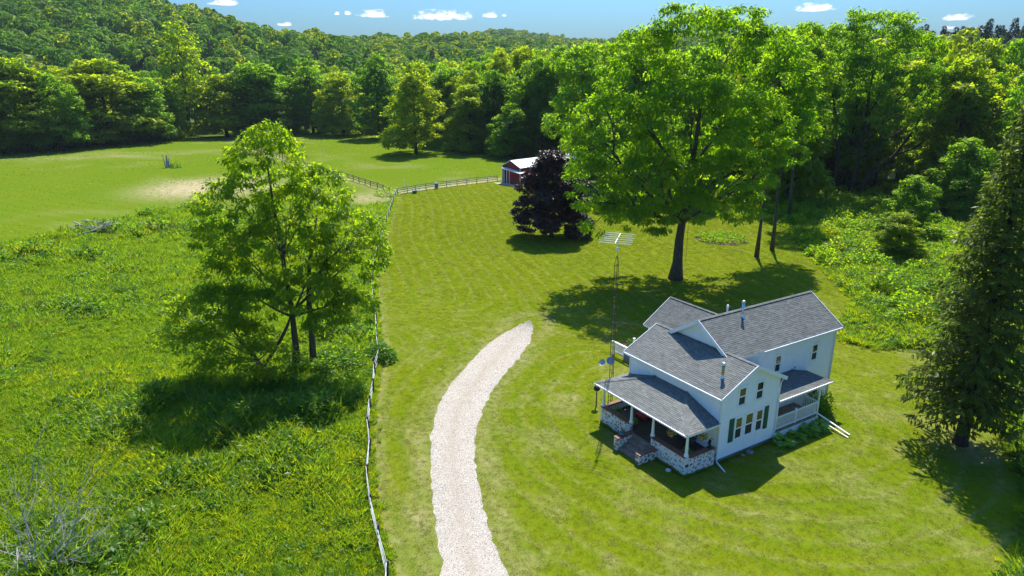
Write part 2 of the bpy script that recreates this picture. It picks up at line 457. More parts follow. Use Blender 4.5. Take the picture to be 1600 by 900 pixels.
M['shingle'] = shingle_mat('asphalt_shingle', ((.064, .068, .060), (.105, .110, .099), (.151, .158, .144)))
M['shingle_warm'] = shingle_mat('asphalt_shingle_warm', ((.078, .081, .070), (.128, .132, .117), (.184, .189, .170)))


def glass_mat():
    m, nt, out = nodes_of('window_glass')
    d = N(nt, 'ShaderNodeBsdfDiffuse'); d.inputs[0].default_value = (.03, .035, .03, 1)
    g = N(nt, 'ShaderNodeBsdfGlossy'); g.inputs['Roughness'].default_value = .05; g.inputs[0].default_value = (.95, .97, .95, 1)
    mx = N(nt, 'ShaderNodeMixShader'); mx.inputs[0].default_value = .12
    nt.links.new(d.outputs[0], mx.inputs[1]); nt.links.new(g.outputs[0], mx.inputs[2]); nt.links.new(mx.outputs[0], out.inputs[0])
    return m


M['glass'] = glass_mat()


# ------------------------------------------------------------------ foliage builders (numpy)
def unit(a):
    return a / np.maximum(np.linalg.norm(a, axis=-1, keepdims=True), 1e-9)


def leaves(P, D, Nn, L, W, fold=0.18):
    """folded diamond leaves: base points P, directions D, normals Nn, lengths L, widths W -> V, F"""
    D = unit(D); S = unit(np.cross(Nn, D)); Nn = np.cross(D, S)
    L = np.asarray(L)[:, None]; W = np.asarray(W)[:, None]
    mid = P + D * L * 0.45
    a = mid + S * W * 0.5 - Nn * W * fold; b = mid - S * W * 0.5 - Nn * W * fold
    tip = P + D * L - Nn * L * 0.12
    V = np.stack([P, a, tip, b], 1).reshape(-1, 3)
    i = np.arange(len(P))[:, None] * 4
    F = np.concatenate([i + np.array([[0, 1, 2]]), i + np.array([[0, 2, 3]])])
    return V, F


def lobes_for(rg, h, base, rad, n=11, top=0.30, flat=1.0):
    """a crown as a core ellipsoid with side lobes: rows (x, y, z, rx, ry, rz)"""
    zc = (h + base) / 2; rz = (h - base) / 2
    L = [(0, 0, zc - rz * .05, rad * .56, rad * .56 * flat, rz * .80)]
    for i in range(n):
        a = i * 2.4 + rg.uniform(-.5, .5); t = (i + .5) / n
        z = base + (h - base) * (0.10 + 0.76 * t); w = rad * (.84 - .46 * t ** 2.2) * rg.uniform(.75, 1.0); r = rad * rg.uniform(.34, .50) * (1.05 - .12 * t)
        L.append((math.cos(a) * w, math.sin(a) * w * flat, z, r, r, r * rg.uniform(.62, .9)))
    L.append((rg.uniform(-.1, .1) * rad, rg.uniform(-.1, .1) * rad, h - rad * top, rad * top * 1.25, rad * top * 1.25, rad * top))
    return np.array(L)


def sample_tips(rg, lobes, n, inner=0.72, up=0.6):
    """twig ends spread near the outside of the lobes"""
    out = []
    area = (lobes[:, 3] * lobes[:, 5]); area = area / area.sum()
    while len(out) < n:
        k = rg.choice(len(lobes), size=n * 2, p=area)
        d = unit(rg.normal(size=(n * 2, 3)) + np.array([0, 0, up]))
        r = 1 - np.abs(rg.normal(0, .13, size=(n * 2, 1))); r = np.clip(r, .35, 1.08)
        p = lobes[k, :3] + d * lobes[k, 3:] * r
        q = ((p[:, None, :] - lobes[None, :, :3]) / lobes[None, :, 3:])
        inside = (np.linalg.norm(q, axis=2) < inner).any(1) & (rg.random(n * 2) < .9)
        out += list(p[~inside])
    return np.array(out[:n])


def kmeans(rg, P, k, it=7):
    k = min(k, len(P)); C = P[rg.choice(len(P), k, replace=False)]
    for _ in range(it):
        a = np.argmin(((P[:, None] - C[None]) ** 2).sum(2), 1)
        C = np.array([P[a == i].mean(0) if (a == i).any() else C[i] for i in range(k)])
    return a, C


def bez(p, q, r, n):
    t = np.linspace(0, 1, n)[:, None]
    return (1 - t) ** 2 * p + 2 * t * (1 - t) * q + t * t * r


def skeleton(rg, tips, trunk, r0, limbs=9, subs=6, twig=True, spread=0.55):
    """tapered trunk along `trunk` points, limbs to clusters of tips, branches, twigs -> MB"""
    mb = MB(); trunk = np.array(trunk, float); nt_ = len(trunk)
    rr = [r0 * 1.45] + [r0 * (1 - .8 * i / (nt_ - 1)) for i in range(1, nt_)]
    mb.tube(trunk, rr, 9)
    zs = trunk[:, 2]
    def on_trunk(z):
        z = min(max(z, zs[0]), zs[-1]); i = min(max(np.searchsorted(zs, z) - 1, 0), nt_ - 2)
        t = (z - zs[i]) / max(zs[i + 1] - zs[i], 1e-6)
        return trunk[i] * (1 - t) + trunk[i + 1] * t, rr[i + 1] if i + 1 < nt_ else rr[-1]
    a, C = kmeans(rg, tips, limbs)
    for i in range(len(C)):
        T = tips[a == i]
        if len(T) < 2: continue
        c = C[i]; hd = math.hypot(c[0] - trunk[-1][0], c[1] - trunk[-1][1])
        s, rs = on_trunk(max(zs[0] + (zs[-1] - zs[0]) * .30, c[2] - spread * hd - 1.2 - .25 * (c[2] - zs[0]) * .6))
        e = s + (c - s) * .8
        q = s + (e - s) * .5 + np.array([0, 0, -.04 * np.linalg.norm(e - s)]) + rg.normal(0, .05, 3) * np.linalg.norm(e - s)
        path = bez(s, q, e, 7); rl = min(rs * .62, r0 * .42)
        mb.tube(path, np.linspace(rl, rl * .35, 7), 6)
        b, S = kmeans(rg, T, subs)
        for j in range(len(S)):
            TT = T[b == j]
            if len(TT) == 0: continue
            m = path[rg.integers(3, 7)]; e2 = m + (S[j] - m) * .85
            p2 = bez(m, (m + e2) / 2 + rg.normal(0, .08, 3) * np.linalg.norm(e2 - m) + np.array([0, 0, .06 * np.linalg.norm(e2 - m)]), e2, 4)
            mb.tube(p2, np.linspace(rl * .38, rl * .14, 4), 5, False)
            if twig:
                for t in TT:
                    mb.tube([p2[rg.integers(2, 4)], (e2 + t) / 2 + rg.normal(0, .08, 3), t], [rl * .13, rl * .09, rl * .04], 3, False)
    return mb


def crown(rg, tips, center, per, L, W, clump, droop=.35, flat=.5, jitter=.9, size_var=.35):
    """clumps of leaves on the twig ends -> V, F, tint"""
    n = len(tips); k = rg.integers(int(per * .6), int(per * 1.4) + 1, size=n)
    T = np.repeat(tips, k, 0); m = len(T)
    ctint = np.repeat(rg.random(n), k); cs = np.repeat(rg.uniform(.7, 1.3, n), k)[:, None]
    O = unit(T - center); O[:, 2] *= .6
    off = unit(rg.normal(size=(m, 3))) * rg.random((m, 1)) ** .5 * clump * cs
    off[:, 2] *= flat
    P = T + off
    D = O * .45 + unit(off) * .7 + rg.normal(0, jitter * .5, (m, 3)) + np.array([0, 0, -droop])
    Nn = np.array([0, 0, .6]) + unit(off) * .65 + O * .3 + rg.normal(0, .28, (m, 3))
    l = L * rg.uniform(1 - size_var, 1 + size_var, m)
    V, F = leaves(P, D, Nn, l, l * W)
    return V, F, np.repeat(ctint, 4)


def tree_meshes(name, seed, lobes, trunk, r0, tips, per, L, W, clump, leafm, barkm, limbs=9, subs=6, twig=True, droop=.35, jitter=.9, inner=.72, up=.6, spread=.55):
    rg = np.random.default_rng(seed)
    T = sample_tips(rg, lobes, tips, inner, up)
    sk = skeleton(rg, T, trunk, r0, limbs, subs, twig, spread)
    c = np.array([lobes[:, 0].mean(), lobes[:, 1].mean(), np.average(lobes[:, 2]) - lobes[0, 5] * .35])
    V, F, t = crown(rg, T, c, per, L, W, clump, droop, jitter=jitter)
    return sk.mesh(name + '_trunk', barkm, True), np_mesh(name + '_crown', V, [F], leafm, False, {'tint': t})


def put_tree(name, meshes, x, y, z=0.0, rz=0.0, s=1.0, sz=None, label=None, group=None, cat='tree', leafm=None):
    r = empty(name, (x, y, z), rz); r.scale = (s, s, sz or s)
    link('trunk', meshes[0], r); c = link('crown', meshes[1], r)
    if leafm is not None:
        c.material_slots[0].link = 'OBJECT'; c.material_slots[0].material = leafm
    tag(r, label, cat, group)
    return r


def scatter(name, P, rot, scl, idx, protos, label, cat=None, kind='stuff'):
    """one object of uncountable growth: geometry-node instances of `protos` (meshes) on surveyed points"""
    c = bpy.data.collections.new(name + '_set'); 
    for i, me in enumerate(protos):
        o = bpy.data.objects.new('%s_%02d' % (name, i), me); c.objects.link(o)
    me = bpy.data.meshes.new(name); me.vertices.add(len(P)); me.vertices.foreach_set('co', np.asarray(P, np.float32).ravel())
    a = me.attributes.new('turn', 'FLOAT_VECTOR', 'POINT'); a.data.foreach_set('vector', np.asarray(rot, np.float32).ravel())
    scl = np.asarray(scl, np.float32)
    if scl.ndim == 1: scl = np.repeat(scl[:, None], 3, 1)
    a = me.attributes.new('grow', 'FLOAT_VECTOR', 'POINT'); a.data.foreach_set('vector', np.ascontiguousarray(scl).ravel())
    a = me.attributes.new('pick', 'INT', 'POINT'); a.data.foreach_set('value', np.asarray(idx, np.int32))
    ob = link(name, me)
    g = bpy.data.node_groups.new(name, 'GeometryNodeTree')
    g.interface.new_socket('Geometry', in_out='INPUT', socket_type='NodeSocketGeometry')
    g.interface.new_socket('Geometry', in_out='OUTPUT', socket_type='NodeSocketGeometry')
    gi, go = g.nodes.new('NodeGroupInput'), g.nodes.new('NodeGroupOutput')
    ci = g.nodes.new('GeometryNodeCollectionInfo'); ci.inputs['Collection'].default_value = c
    ci.inputs['Separate Children'].default_value = True; ci.inputs['Reset Children'].default_value = True
    ip = g.nodes.new('GeometryNodeInstanceOnPoints'); ip.inputs['Pick Instance'].default_value = True
    def at(nm, dt):
        n = g.nodes.new('GeometryNodeInputNamedAttribute'); n.data_type = dt; n.inputs[0].default_value = nm
        return n.outputs[0]
    l = g.links
    m2p = g.nodes.new('GeometryNodeMeshToPoints')
    l.new(gi.outputs[0], m2p.inputs['Mesh']); l.new(m2p.outputs[0], ip.inputs['Points'])
    l.new(ci.outputs[0], ip.inputs['Instance'])
    l.new(at('pick', 'INT'), ip.inputs['Instance Index'])
    l.new(at('turn', 'FLOAT_VECTOR'), ip.inputs['Rotation']); l.new(at('grow', 'FLOAT_VECTOR'), ip.inputs['Scale'])
    l.new(ip.outputs[0], go.inputs[0])
    md = ob.modifiers.new('growth', 'NODES'); md.node_group = g
    ob['kind'] = kind
    if label: ob['label'] = label
    if cat: ob['category'] = cat
    return ob


def vnoise(x, y, s, seed=0):
    """smooth value noise in numpy, 0..1"""
    x = np.asarray(x, float) / s + seed * 17.13; y = np.asarray(y, float) / s + seed * 7.71
    xi, yi = np.floor(x), np.floor(y); fx, fy = x - xi, y - yi
    def h(a, b):
        v = np.sin(a * 127.1 + b * 311.7 + seed * 13.7) * 43758.5453
        return v - np.floor(v)
    fx = fx * fx * (3 - 2 * fx); fy = fy * fy * (3 - 2 * fy)
    return (h(xi, yi) * (1 - fx) + h(xi + 1, yi) * fx) * (1 - fy) + (h(xi, yi + 1) * (1 - fx) + h(xi + 1, yi + 1) * fx) * fy


def inside(poly, X, Y):
    poly = np.asarray(poly, float); X = np.asarray(X); Y = np.asarray(Y); r = np.zeros(X.shape, bool)
    n = len(poly); j = n - 1
    for i in range(n):
        xi, yi = poly[i]; xj, yj = poly[j]
        c = ((yi > Y) != (yj > Y)) & (X < (xj - xi) * (Y - yi) / (yj - yi + 1e-12) + xi)
        r ^= c; j = i
    return r


def dist_poly(poly, X, Y, closed=False):
    """distance to a polyline"""
    poly = np.asarray(poly, float); d = np.full(np.shape(X), 1e9)
    rngi = range(len(poly) if closed else len(poly) - 1)
    for i in rngi:
        a, b = poly[i], poly[(i + 1) % len(poly)]; ab = b - a
        t = np.clip(((X - a[0]) * ab[0] + (Y - a[1]) * ab[1]) / (ab @ ab), 0, 1)
        d = np.minimum(d, np.hypot(X - a[0] - t * ab[0], Y - a[1] - t * ab[1]))
    return d


def smooth(a, b, x):
    t = np.clip((np.asarray(x, float) - a) / (b - a), 0, 1); return t * t * (3 - 2 * t)

# ------------------------------------------------------------------ terrain
def sky_el(px, py):
    c, s = math.cos(PITCH), math.sin(PITCH); x, u = (px - 800) / 1067.0, -(py - 450) / 1067.0
    r = (x, c + u * s, -s + u * c)
    return math.degrees(math.atan2(r[0], r[1])), math.degrees(math.atan2(r[2], math.hypot(r[0], r[1])))


RIDGE = [(-180, 40, 900), (-70, 75, 850)]                     # azimuth, ground height, distance of the near ridge
for px, py, rr in ((-60, 14, 850), (0, 10, 850), (100, 6, 860), (200, 11, 880), (300, 27, 900), (400, 44, 930), (500, 57, 960), (600, 64, 1000), (700, 70, 1050), (900, 75, 1050)):
    a, e = sky_el(px, py); RIDGE.append((a, CAM_H + rr * math.tan(R(e)) - 16, rr))
RIDGE += [(12, 48, 900), (24, 40, 650)]
for px, py, rr in ((1460, 66, 560), (1540, 64, 540), (1600, 54, 540), (1700, 54, 540)):
    a, e = sky_el(px, py); RIDGE.append((a, CAM_H + rr * math.tan(R(e)) - 15, rr))
RIDGE += [(70, 45, 700), (180, 40, 900)]
RA = np.array(RIDGE)
FARH = []
for px, py in ((640, 74), (700, 66), (740, 57), (790, 49), (845, 58), (900, 65), (960, 69), (1040, 78)):
    a, e = sky_el(px, py); FARH.append((a, CAM_H + 1900 * math.tan(R(e)) - 13))
FA = np.array([(-180, 0), (-14, 30)] + FARH + [(14, 30), (180, 0)])


def terrain(x, y):
    x = np.asarray(x, float); y = np.asarray(y, float)
    az = np.degrees(np.arctan2(x, y)); r = np.hypot(x, y)
    hh = np.interp(az, RA[:, 0], RA[:, 1]); rr = np.interp(az, RA[:, 0], RA[:, 2])
    wob = (vnoise(x, y, 160, 3) - .5) * 16 * smooth(380, 700, r) * smooth(10, 60, hh)
    z1 = hh * smooth(310, rr, r) ** 1.15 * (1 - .35 * smooth(rr, rr + 700, r))
    fh = np.interp(az, FA[:, 0], FA[:, 1])
    z2 = fh * smooth(1150, 1900, r) * (1 - .5 * smooth(1900, 3200, r))
    return np.maximum(z1 + wob, z2)


rad = np.concatenate([np.arange(0, 320, 20), np.arange(320, 1150, 18), np.arange(1150, 2100, 50), np.array([2200, 2500, 2900, 3200])]).astype(float)
rad[0] = 0.5
azs = np.radians(np.concatenate([np.arange(-180, -48, 6), np.arange(-48, 48, 1.0), np.arange(48, 180, 6)]))
RR, AA = np.meshgrid(rad, azs, indexing='ij')
X, Y = RR * np.sin(AA), RR * np.cos(AA); Z = np.where(RR > 300, terrain(X, Y), 0.0)
na = len(azs); ii, jj = np.meshgrid(np.arange(len(rad) - 1), np.arange(na), indexing='ij')
q = np.stack([ii * na + jj, ii * na + (jj + 1) % na, (ii + 1) * na + (jj + 1) % na, (ii + 1) * na + jj], -1).reshape(-1, 4)[:, ::-1]
V = np.stack([X, Y, Z], -1).reshape(-1, 3)
V = np.concatenate([V, [[0, 0, 0]]]); tri = np.stack([np.full(na, len(V) - 1), np.arange(na), (np.arange(na) + 1) % na], -1)[:, ::-1]
ground = link('ground', np_mesh('ground', V, [q, tri], M['ground'], True))
tag(ground, 'green meadow ground running out to the wooded hills', 'ground', kind='structure')


def catmull(pts, n=6, closed=True):
    P = np.array(pts, float); out = []
    m = len(P)
    for i in range(m if closed else m - 1):
        p0, p1, p2, p3 = (P[(i + k) % m] if closed else P[min(max(i + k, 0), m - 1)] for k in (-1, 0, 1, 2))
        for t in np.linspace(0, 1, n, endpoint=False):
            out.append(.5 * ((2 * p1) + (-p0 + p2) * t + (2 * p0 - 5 * p1 + 4 * p2 - p3) * t * t + (-p0 + 3 * p1 - 3 * p2 + p3) * t ** 3))
    if not closed: out.append(P[-1])
    return np.array(out)


from mathutils.geometry import delaunay_2d_cdt


def sheet(name, poly, step, z, mat, attrs=None, hole=None):
    """flat sheet with the outline `poly` and inner points every `step`"""
    poly = np.asarray(poly); lo, hi = poly.min(0), poly.max(0)
    gx, gy = np.meshgrid(np.arange(lo[0], hi[0], step), np.arange(lo[1], hi[1], step)); gx = gx.ravel(); gy = gy.ravel()
    k = inside(poly, gx, gy) & (dist_poly(poly, gx, gy, True) > step * .4)
    pts = [Vector(p) for p in poly] + [Vector((a, b)) for a, b in zip(gx[k], gy[k])]
    n = len(poly)
    v, e, f, *_ = delaunay_2d_cdt(pts, [(i, (i + 1) % n) for i in range(n)], [], 1, 1e-4)
    V = np.array([(p.x, p.y, z) for p in v])
    at = {kk: fn(V[:, 0], V[:, 1]) for kk, fn in (attrs or {}).items()}
    F3 = np.array([t for t in f if len(t) == 3])
    me = np_mesh(name, V, [F3], mat, False, at or None)
    o = link(name, me)
    if me.polygons[0].normal.z < 0: me.flip_normals()
    o['kind'] = 'structure'
    return o


FENCE = [(-3.0, 15.0), (-5.1, 23.0), (-6.0, 27.1), (-7.7, 32.1), (-8.9, 37.3), (-10.0, 43.2), (-11.4, 53.4), (-14.1, 66.6), (-16.6, 78.4), (-19.0, 98.5), (-22.5, 129.6), (-22.8, 134.9)]
FENCE_S = catmull(FENCE, 8, False)
LAWN = [(-3.0, 15.0), (-5.1, 23.0), (-5.9, 27.1), (-7.6, 32.1), (-8.8, 37.3), (-9.9, 43.2), (-11.3, 53.4), (-14.0, 66.6), (-16.5, 78.4), (-18.9, 98.5), (-22.4, 129.6), (-21.9, 135.0),
        (-13.5, 144.6), (-3.2, 152.6), (4.5, 148.0), (10.0, 135.0), (15.0, 124.0), (24, 119.5), (33, 116.5), (41.5, 110.0), (41.2, 97.0), (38.0, 78.4), (36.4, 69.0), (31.0, 60.5), (30.2, 56.5), (33.0, 55.5), (36.4, 55.6),
        (35.4, 51.0), (33.6, 44.5), (32.8, 40.0), (30.3, 34.4), (27.0, 29.6), (23.6, 26.6), (20.0, 20.0), (16, 12)]
LAWN_S = catmull(LAWN, 4)
HC = (17.0, 44.5)


def mow_of(x, y):
    ring = (np.hypot((x - HC[0]), (y - HC[1]) * 1.02) + 1.5 * (vnoise(x, y, 11, 21) - .5) + .5 * (vnoise(x, y, 3.5, 22) - .5)) / 1.75
    lane = (x + .20 * (y - 60) + 2.2 * (vnoise(x, y, 26, 13) - .5)) / 1.75 + 9
    w = smooth(52, 68, y + .35 * x); return ring * (1 - w) + lane * w


def dry_lawn(x, y):
    d = dist_poly(FENCE_S, x, y)
    w = np.exp(-(d / .7) ** 2) * .5
    w += np.exp(-((x - 29.3) ** 2 + (y - 38.6) ** 2) / 2.2) * .6
    w += .26 * smooth(.5, .85, vnoise(x, y, 1.3, 9)) * (.3 + .7 * vnoise(x, y, 9, 14)) * smooth(95, 35, y) + .25 * np.exp(-(dist_poly(DRIVE_C, x, y) - 2.0) ** 2 / .5)
    return np.clip(w, 0, 1)


DR_L = [(1.6, 62.6), (.1, 60.6), (-2.2, 56.6), (-4.1, 50.8), (-5.3, 46.2), (-5.5, 40.5), (-4.9, 35.9), (-4.4, 32.1), (-3.4, 27.1), (-1.8, 21.0), (1.0, 13.0)]
DR_R = [(1.9, 62.3), (2.0, 59.6), (1.1, 54.6), (-.6, 49.8), (-1.8, 45.2), (-2.35, 40.5), (-1.9, 35.2), (-1.2, 31.2), (-.1, 27.1), (1.7, 21.5), (4.6, 14.0)]
dl, dr = catmull(DR_L, 10, False), catmull(DR_R, 10, False)
DRIVE_C = (dl + dr) / 2
DRIVE_POLY = np.concatenate([dl, dr[::-1]])
lawn = sheet('lawn', LAWN_S, .75, .006, M['lawn'], {'mow': mow_of, 'dry': dry_lawn})
tag(lawn, 'mown yellow-green lawn with curved mowing stripes round the white farmhouse', 'lawn')

PAD = [(-22.9, 136.2), (-23.4, 128), (-32, 119), (-42, 115.5), (-55, 122), (-63, 113), (-66, 101), (-74, 93), (-100, 84), (-200, 90), (-260, 150), (-215, 207), (-152, 210), (-142, 240), (-127, 262), (-104, 272), (-67, 288), (-45, 275),
       (-30, 222), (-5, 204), (12, 190), (12, 172), (-1, 156.5), (-3.8, 153.6)]
PAD_S = catmull(PAD, 4)


def dry_pad(x, y):
    w = 1.0 * np.exp(-(((x + 64) / 13) ** 2 + ((y - 145) / 14) ** 2) ** 1.5)
    w += .85 * np.exp(-(dist_poly([(-22.8, 137.5), (-13, 147), (-4, 155)], x, y) / 2.6) ** 2)
    w += .55 * np.exp(-(((x + 28) / 6) ** 2 + ((y - 131) / 7) ** 2))
    w += .32 * np.exp(-(dist_poly([(-24.5, 138), (-52, 177), (-80, 217), (-104, 257)], x, y) / 2.2) ** 2)
    w += .16 * smooth(.55, .8, vnoise(x, y, 22, 4)) * smooth(.4, .7, vnoise(x, y, 5, 5))
    w += .18 * np.exp(-(dist_poly([(-200, 205), (-130, 195), (-95, 215)], x, y) / 6) ** 2)
    return np.clip(w, 0, 1)


paddock = sheet('paddock', PAD_S, 2.5, .006, M['paddock'], {'mow': lambda x, y: (x * .5 + y * .9) / 3.0, 'dry': dry_pad})
tag(paddock, 'grazed green paddock with a bare tan patch in its middle', 'field')

na_ = 10; t = np.linspace(-1, 1, na_ + 1); n = len(dl)
jit = lambda s: (vnoise(np.arange(n) * 1.0, np.full(n, s), 1.6, s) - .5) * .22 + (vnoise(np.arange(n) * 1.0, np.full(n, s), .7, s + 3) - .5) * .22
wdt = np.linalg.norm(dr - dl, axis=1) / 2 * .95; DC = (dl + dr) / 2; dv = (dr - dl) / (2 * wdt[:, None] / .95)
V = []
for k in t:
    e = abs(k) ** 4
    off = dv * ((k * wdt) + e * np.sign(k) * jit(2 if k < 0 else 5))[:, None]
    V.append(np.column_stack([DC + off, np.full(n, .012 + .035 * (1 - k * k) )]))
V = np.stack(V, 1).reshape(-1, 3); m_ = na_ + 1
ii, jj = np.meshgrid(np.arange(n - 1), np.arange(na_), indexing='ij')
q = np.stack([ii * m_ + jj, (ii + 1) * m_ + jj, (ii + 1) * m_ + jj + 1, ii * m_ + jj + 1], -1).reshape(-1, 4)
drive = link('gravel_drive', np_mesh('gravel_drive', V, [q], M['gravel'], True, {'across': np.tile(t, n)}))
tag(drive, 'pale limestone gravel drive curving up through the lawn', 'driveway', kind='structure')

# ------------------------------------------------------------------ farmhouse (local axes: x = along the long wing, y = along the front porch)
HOUSE_AT, HOUSE_RZ = (12.55, 36.94, 0), R(32)
house = empty('farmhouse', HOUSE_AT, HOUSE_RZ)
tag(house, 'white clapboard farmhouse with grey shingle roofs and a stone-walled front porch', 'house')
FW, FL, FE, FR = 5.27, 8.1, 4.65, 5.96             # front block: width, length, eave, ridge
TU0, TU1, TV0, TV1, TE, TR = 2.66, 13.75, 1.94, 7.0, 5.82, 7.48      # two-storey wing
BU0, BU1, BV1, BE, BR = 7.85, 13.05, 14.6, 3.05, 4.75               # rear wing


def to_world(u, v):
    c, s = math.cos(HOUSE_RZ), math.sin(HOUSE_RZ)
    return (HOUSE_AT[0] + u * c - v * s, HOUSE_AT[1] + u * s + v * c)


def siding(p0, d, nrm, length, z0, z1, gable=None, name='wall', course=.15):
    """lapped boards; gable = (ridge z) makes the upper part a symmetrical triangle from z1"""
    p0, d, nrm = Vector((*p0, 0)), Vector((*d, 0)), Vector((*nrm, 0)); mb = MB()
    z = z0; top = gable or z1
    def span(zz):
        if gable and zz > z1:
            k = (zz - z1) / (gable - z1) * length / 2; return k, length - k
        return 0, length
    while z < top - 1e-3:
        zb = min(z + course, top)
        if z < z1 < zb and gable: zb = z1
        a0, b0 = span(z); a1, b1 = span(zb)
        lo, hi = nrm * .022, nrm * .003; up = Vector((0, 0, 1))
        P = lambda s, o, zz: p0 + d * s + o + up * zz
        mb.add([P(a0, hi, z), P(b0, hi, z), P(a0, lo, z), P(b0, lo, z), P(a1, hi, zb), P(b1, hi, zb)], [(0, 1, 3, 2), (2, 3, 5, 4)])
        z = zb
    return mb.build(name, M['siding'], house)


def corner_board(u, v, z0, z1):
    MB().box((u - .055, v - .055, z0), (u + .055, v + .055, z1)).build('corner_board', M['white'], house)


def foundation(u0, v0, u1, v1):
    MB().box((u0 + .03, v0 + .03, 0), (u1 - .03, v1 - .03, .32)).build('foundation', M['found'], house)


foundation(0, 0, FW, FL); foundation(FW - .02, TV0, TU1, TV1); foundation(BU0, TV1 - .02, BU1, BV1)
Z0 = .30
siding((0, 0), (1, 0), (0, -1), FW, Z0, FE, FR)                       # gable facing the lawn
siding((0, FL), (0, -1), (-1, 0), FL, Z0, FE)                         # porch side
siding((FW, FL), (-1, 0), (0, 1), FW, Z0, FE, FR)
siding((FW, 0), (0, 1), (1, 0), TV0, Z0, FE)
siding((TU0, TV0), (1, 0), (0, -1), TU1 - TU0, Z0, TE)                # long two-storey wall
siding((TU1, TV0), (0, 1), (1, 0), TV1 - TV0, Z0, TE, TR)
siding((TU1, TV1), (-1, 0), (0, 1), TU1 - TU0, Z0, TE)
siding((TU0, TV1), (0, -1), (-1, 0), TV1 - TV0, FE - .6, TE, TR)
siding((BU0, BV1), (0, -1), (-1, 0), BV1 - TV1, Z0, BE)
siding((BU1, TV1), (0, 1), (1, 0), BV1 - TV1, Z0, BE)
siding((BU1, BV1), (-1, 0), (0, 1), BU1 - BU0, Z0, BE, BR)
for u, v, z1 in ((0, 0, FE), (FW, 0, FE), (0, FL, FE), (TU1, TV0, TE), (TU1, TV1, TE), (BU0, BV1, BE), (BU1, BV1, BE), (TU0 - .0, TV0, TE)):
    corner_board(u, v, Z0 - .02, z1 - .02)


def roof_face(slab, sh, E0, E1, R1, R0, thick=.13, course=.145, tab=.32, rg=np.random.default_rng(5)):
    """one roof plane: eave E0-E1, ridge R0-R1 (R0==R1 for a hip end); adds slab and shingle tabs"""
    E0, E1, R0, R1 = map(Vector, (E0, E1, R0, R1))
    nrm = (E1 - E0).cross(R0 - E0).normalized()
    if nrm.z < 0: nrm = -nrm
    dn = Vector((0, 0, -thick))
    if (R1 - R0).length < 1e-4:
        slab.add([E0, E1, R0, E0 + dn, E1 + dn, R0 + dn], [(0, 1, 2), (5, 4, 3), (0, 3, 4, 1), (1, 4, 5, 2), (2, 5, 3, 0)])
    else:
        slab.add([E0, E1, R1, R0, E0 + dn, E1 + dn, R1 + dn, R0 + dn], [(0, 1, 2, 3), (7, 6, 5, 4), (0, 4, 5, 1), (1, 5, 6, 2), (2, 6, 7, 3), (3, 7, 4, 0)])
    slope = ((R0 + R1) / 2 - (E0 + E1) / 2); d = (E1 - E0).normalized()
    H = (R0 - E0 - d * (R0 - E0).dot(d)).length; n = max(1, int(round(H / course)))
    for i in range(n):
        t0, t1 = i / n, min(1.0, (i + 1.12) / n)
        a0, b0 = E0.lerp(R0, t0), E1.lerp(R1, t0); a1, b1 = E0.lerp(R0, t1), E1.lerp(R1, t1)
        L0 = (b0 - a0).length; x = -rg.random() * tab
        if i == 0: a0 = a0 - (R0 - E0).normalized() * .02; b0 = b0 - (R1 - E1).normalized() * .02
        while x < L0:
            w = tab * rg.uniform(.75, 1.25); s0, s1 = max(0, x) / L0, min(L0, x + w - .006) / L0; x += w
            if s1 - s0 < 1e-3: continue
            lift = rg.uniform(.012, .024)
            p, q_ = a0.lerp(b0, s0) + nrm * lift, a0.lerp(b0, s1) + nrm * lift
            r_, s_ = a1.lerp(b1, s1) + nrm * .006, a1.lerp(b1, s0) + nrm * .006
            sh.add([p, q_, r_, s_, p - nrm * lift * .9, q_ - nrm * lift * .9], [(0, 1, 2, 3), (4, 5, 1, 0)])


def roof(name, faces, mat, caps=(), label=None):
    slab, sh = MB(), MB()
    for f in faces: roof_face(slab, sh, *f)
    o = slab.build(name, M['white'], house)
    s = sh.build('shingles', M[mat], o); s['kind'] = 'stuff'
    cp = MB()
    for a, b in caps:
        a, b = Vector(a), Vector(b); L = (b - a).length; n = max(1, int(L / .3))
        for i in range(n):
            p, q_ = a.lerp(b, i / n), a.lerp(b, (i + 1.1) / n); up = Vector((0, 0, .035 + .006 * (i % 2)))
            d = (b - a).normalized(); s_ = d.cross(Vector((0, 0, 1))).normalized() * .14; dn = Vector((0, 0, -.05))
            cp.add([p + up, q_ + up, p + s_ + dn + up, q_ + s_ + dn + up, p - s_ + dn + up, q_ - s_ + dn + up], [(0, 1, 3, 2), (1, 0, 4, 5)])
    if caps:
        c = cp.build('ridge_caps', M[mat], o); c['kind'] = 'stuff'
    return o


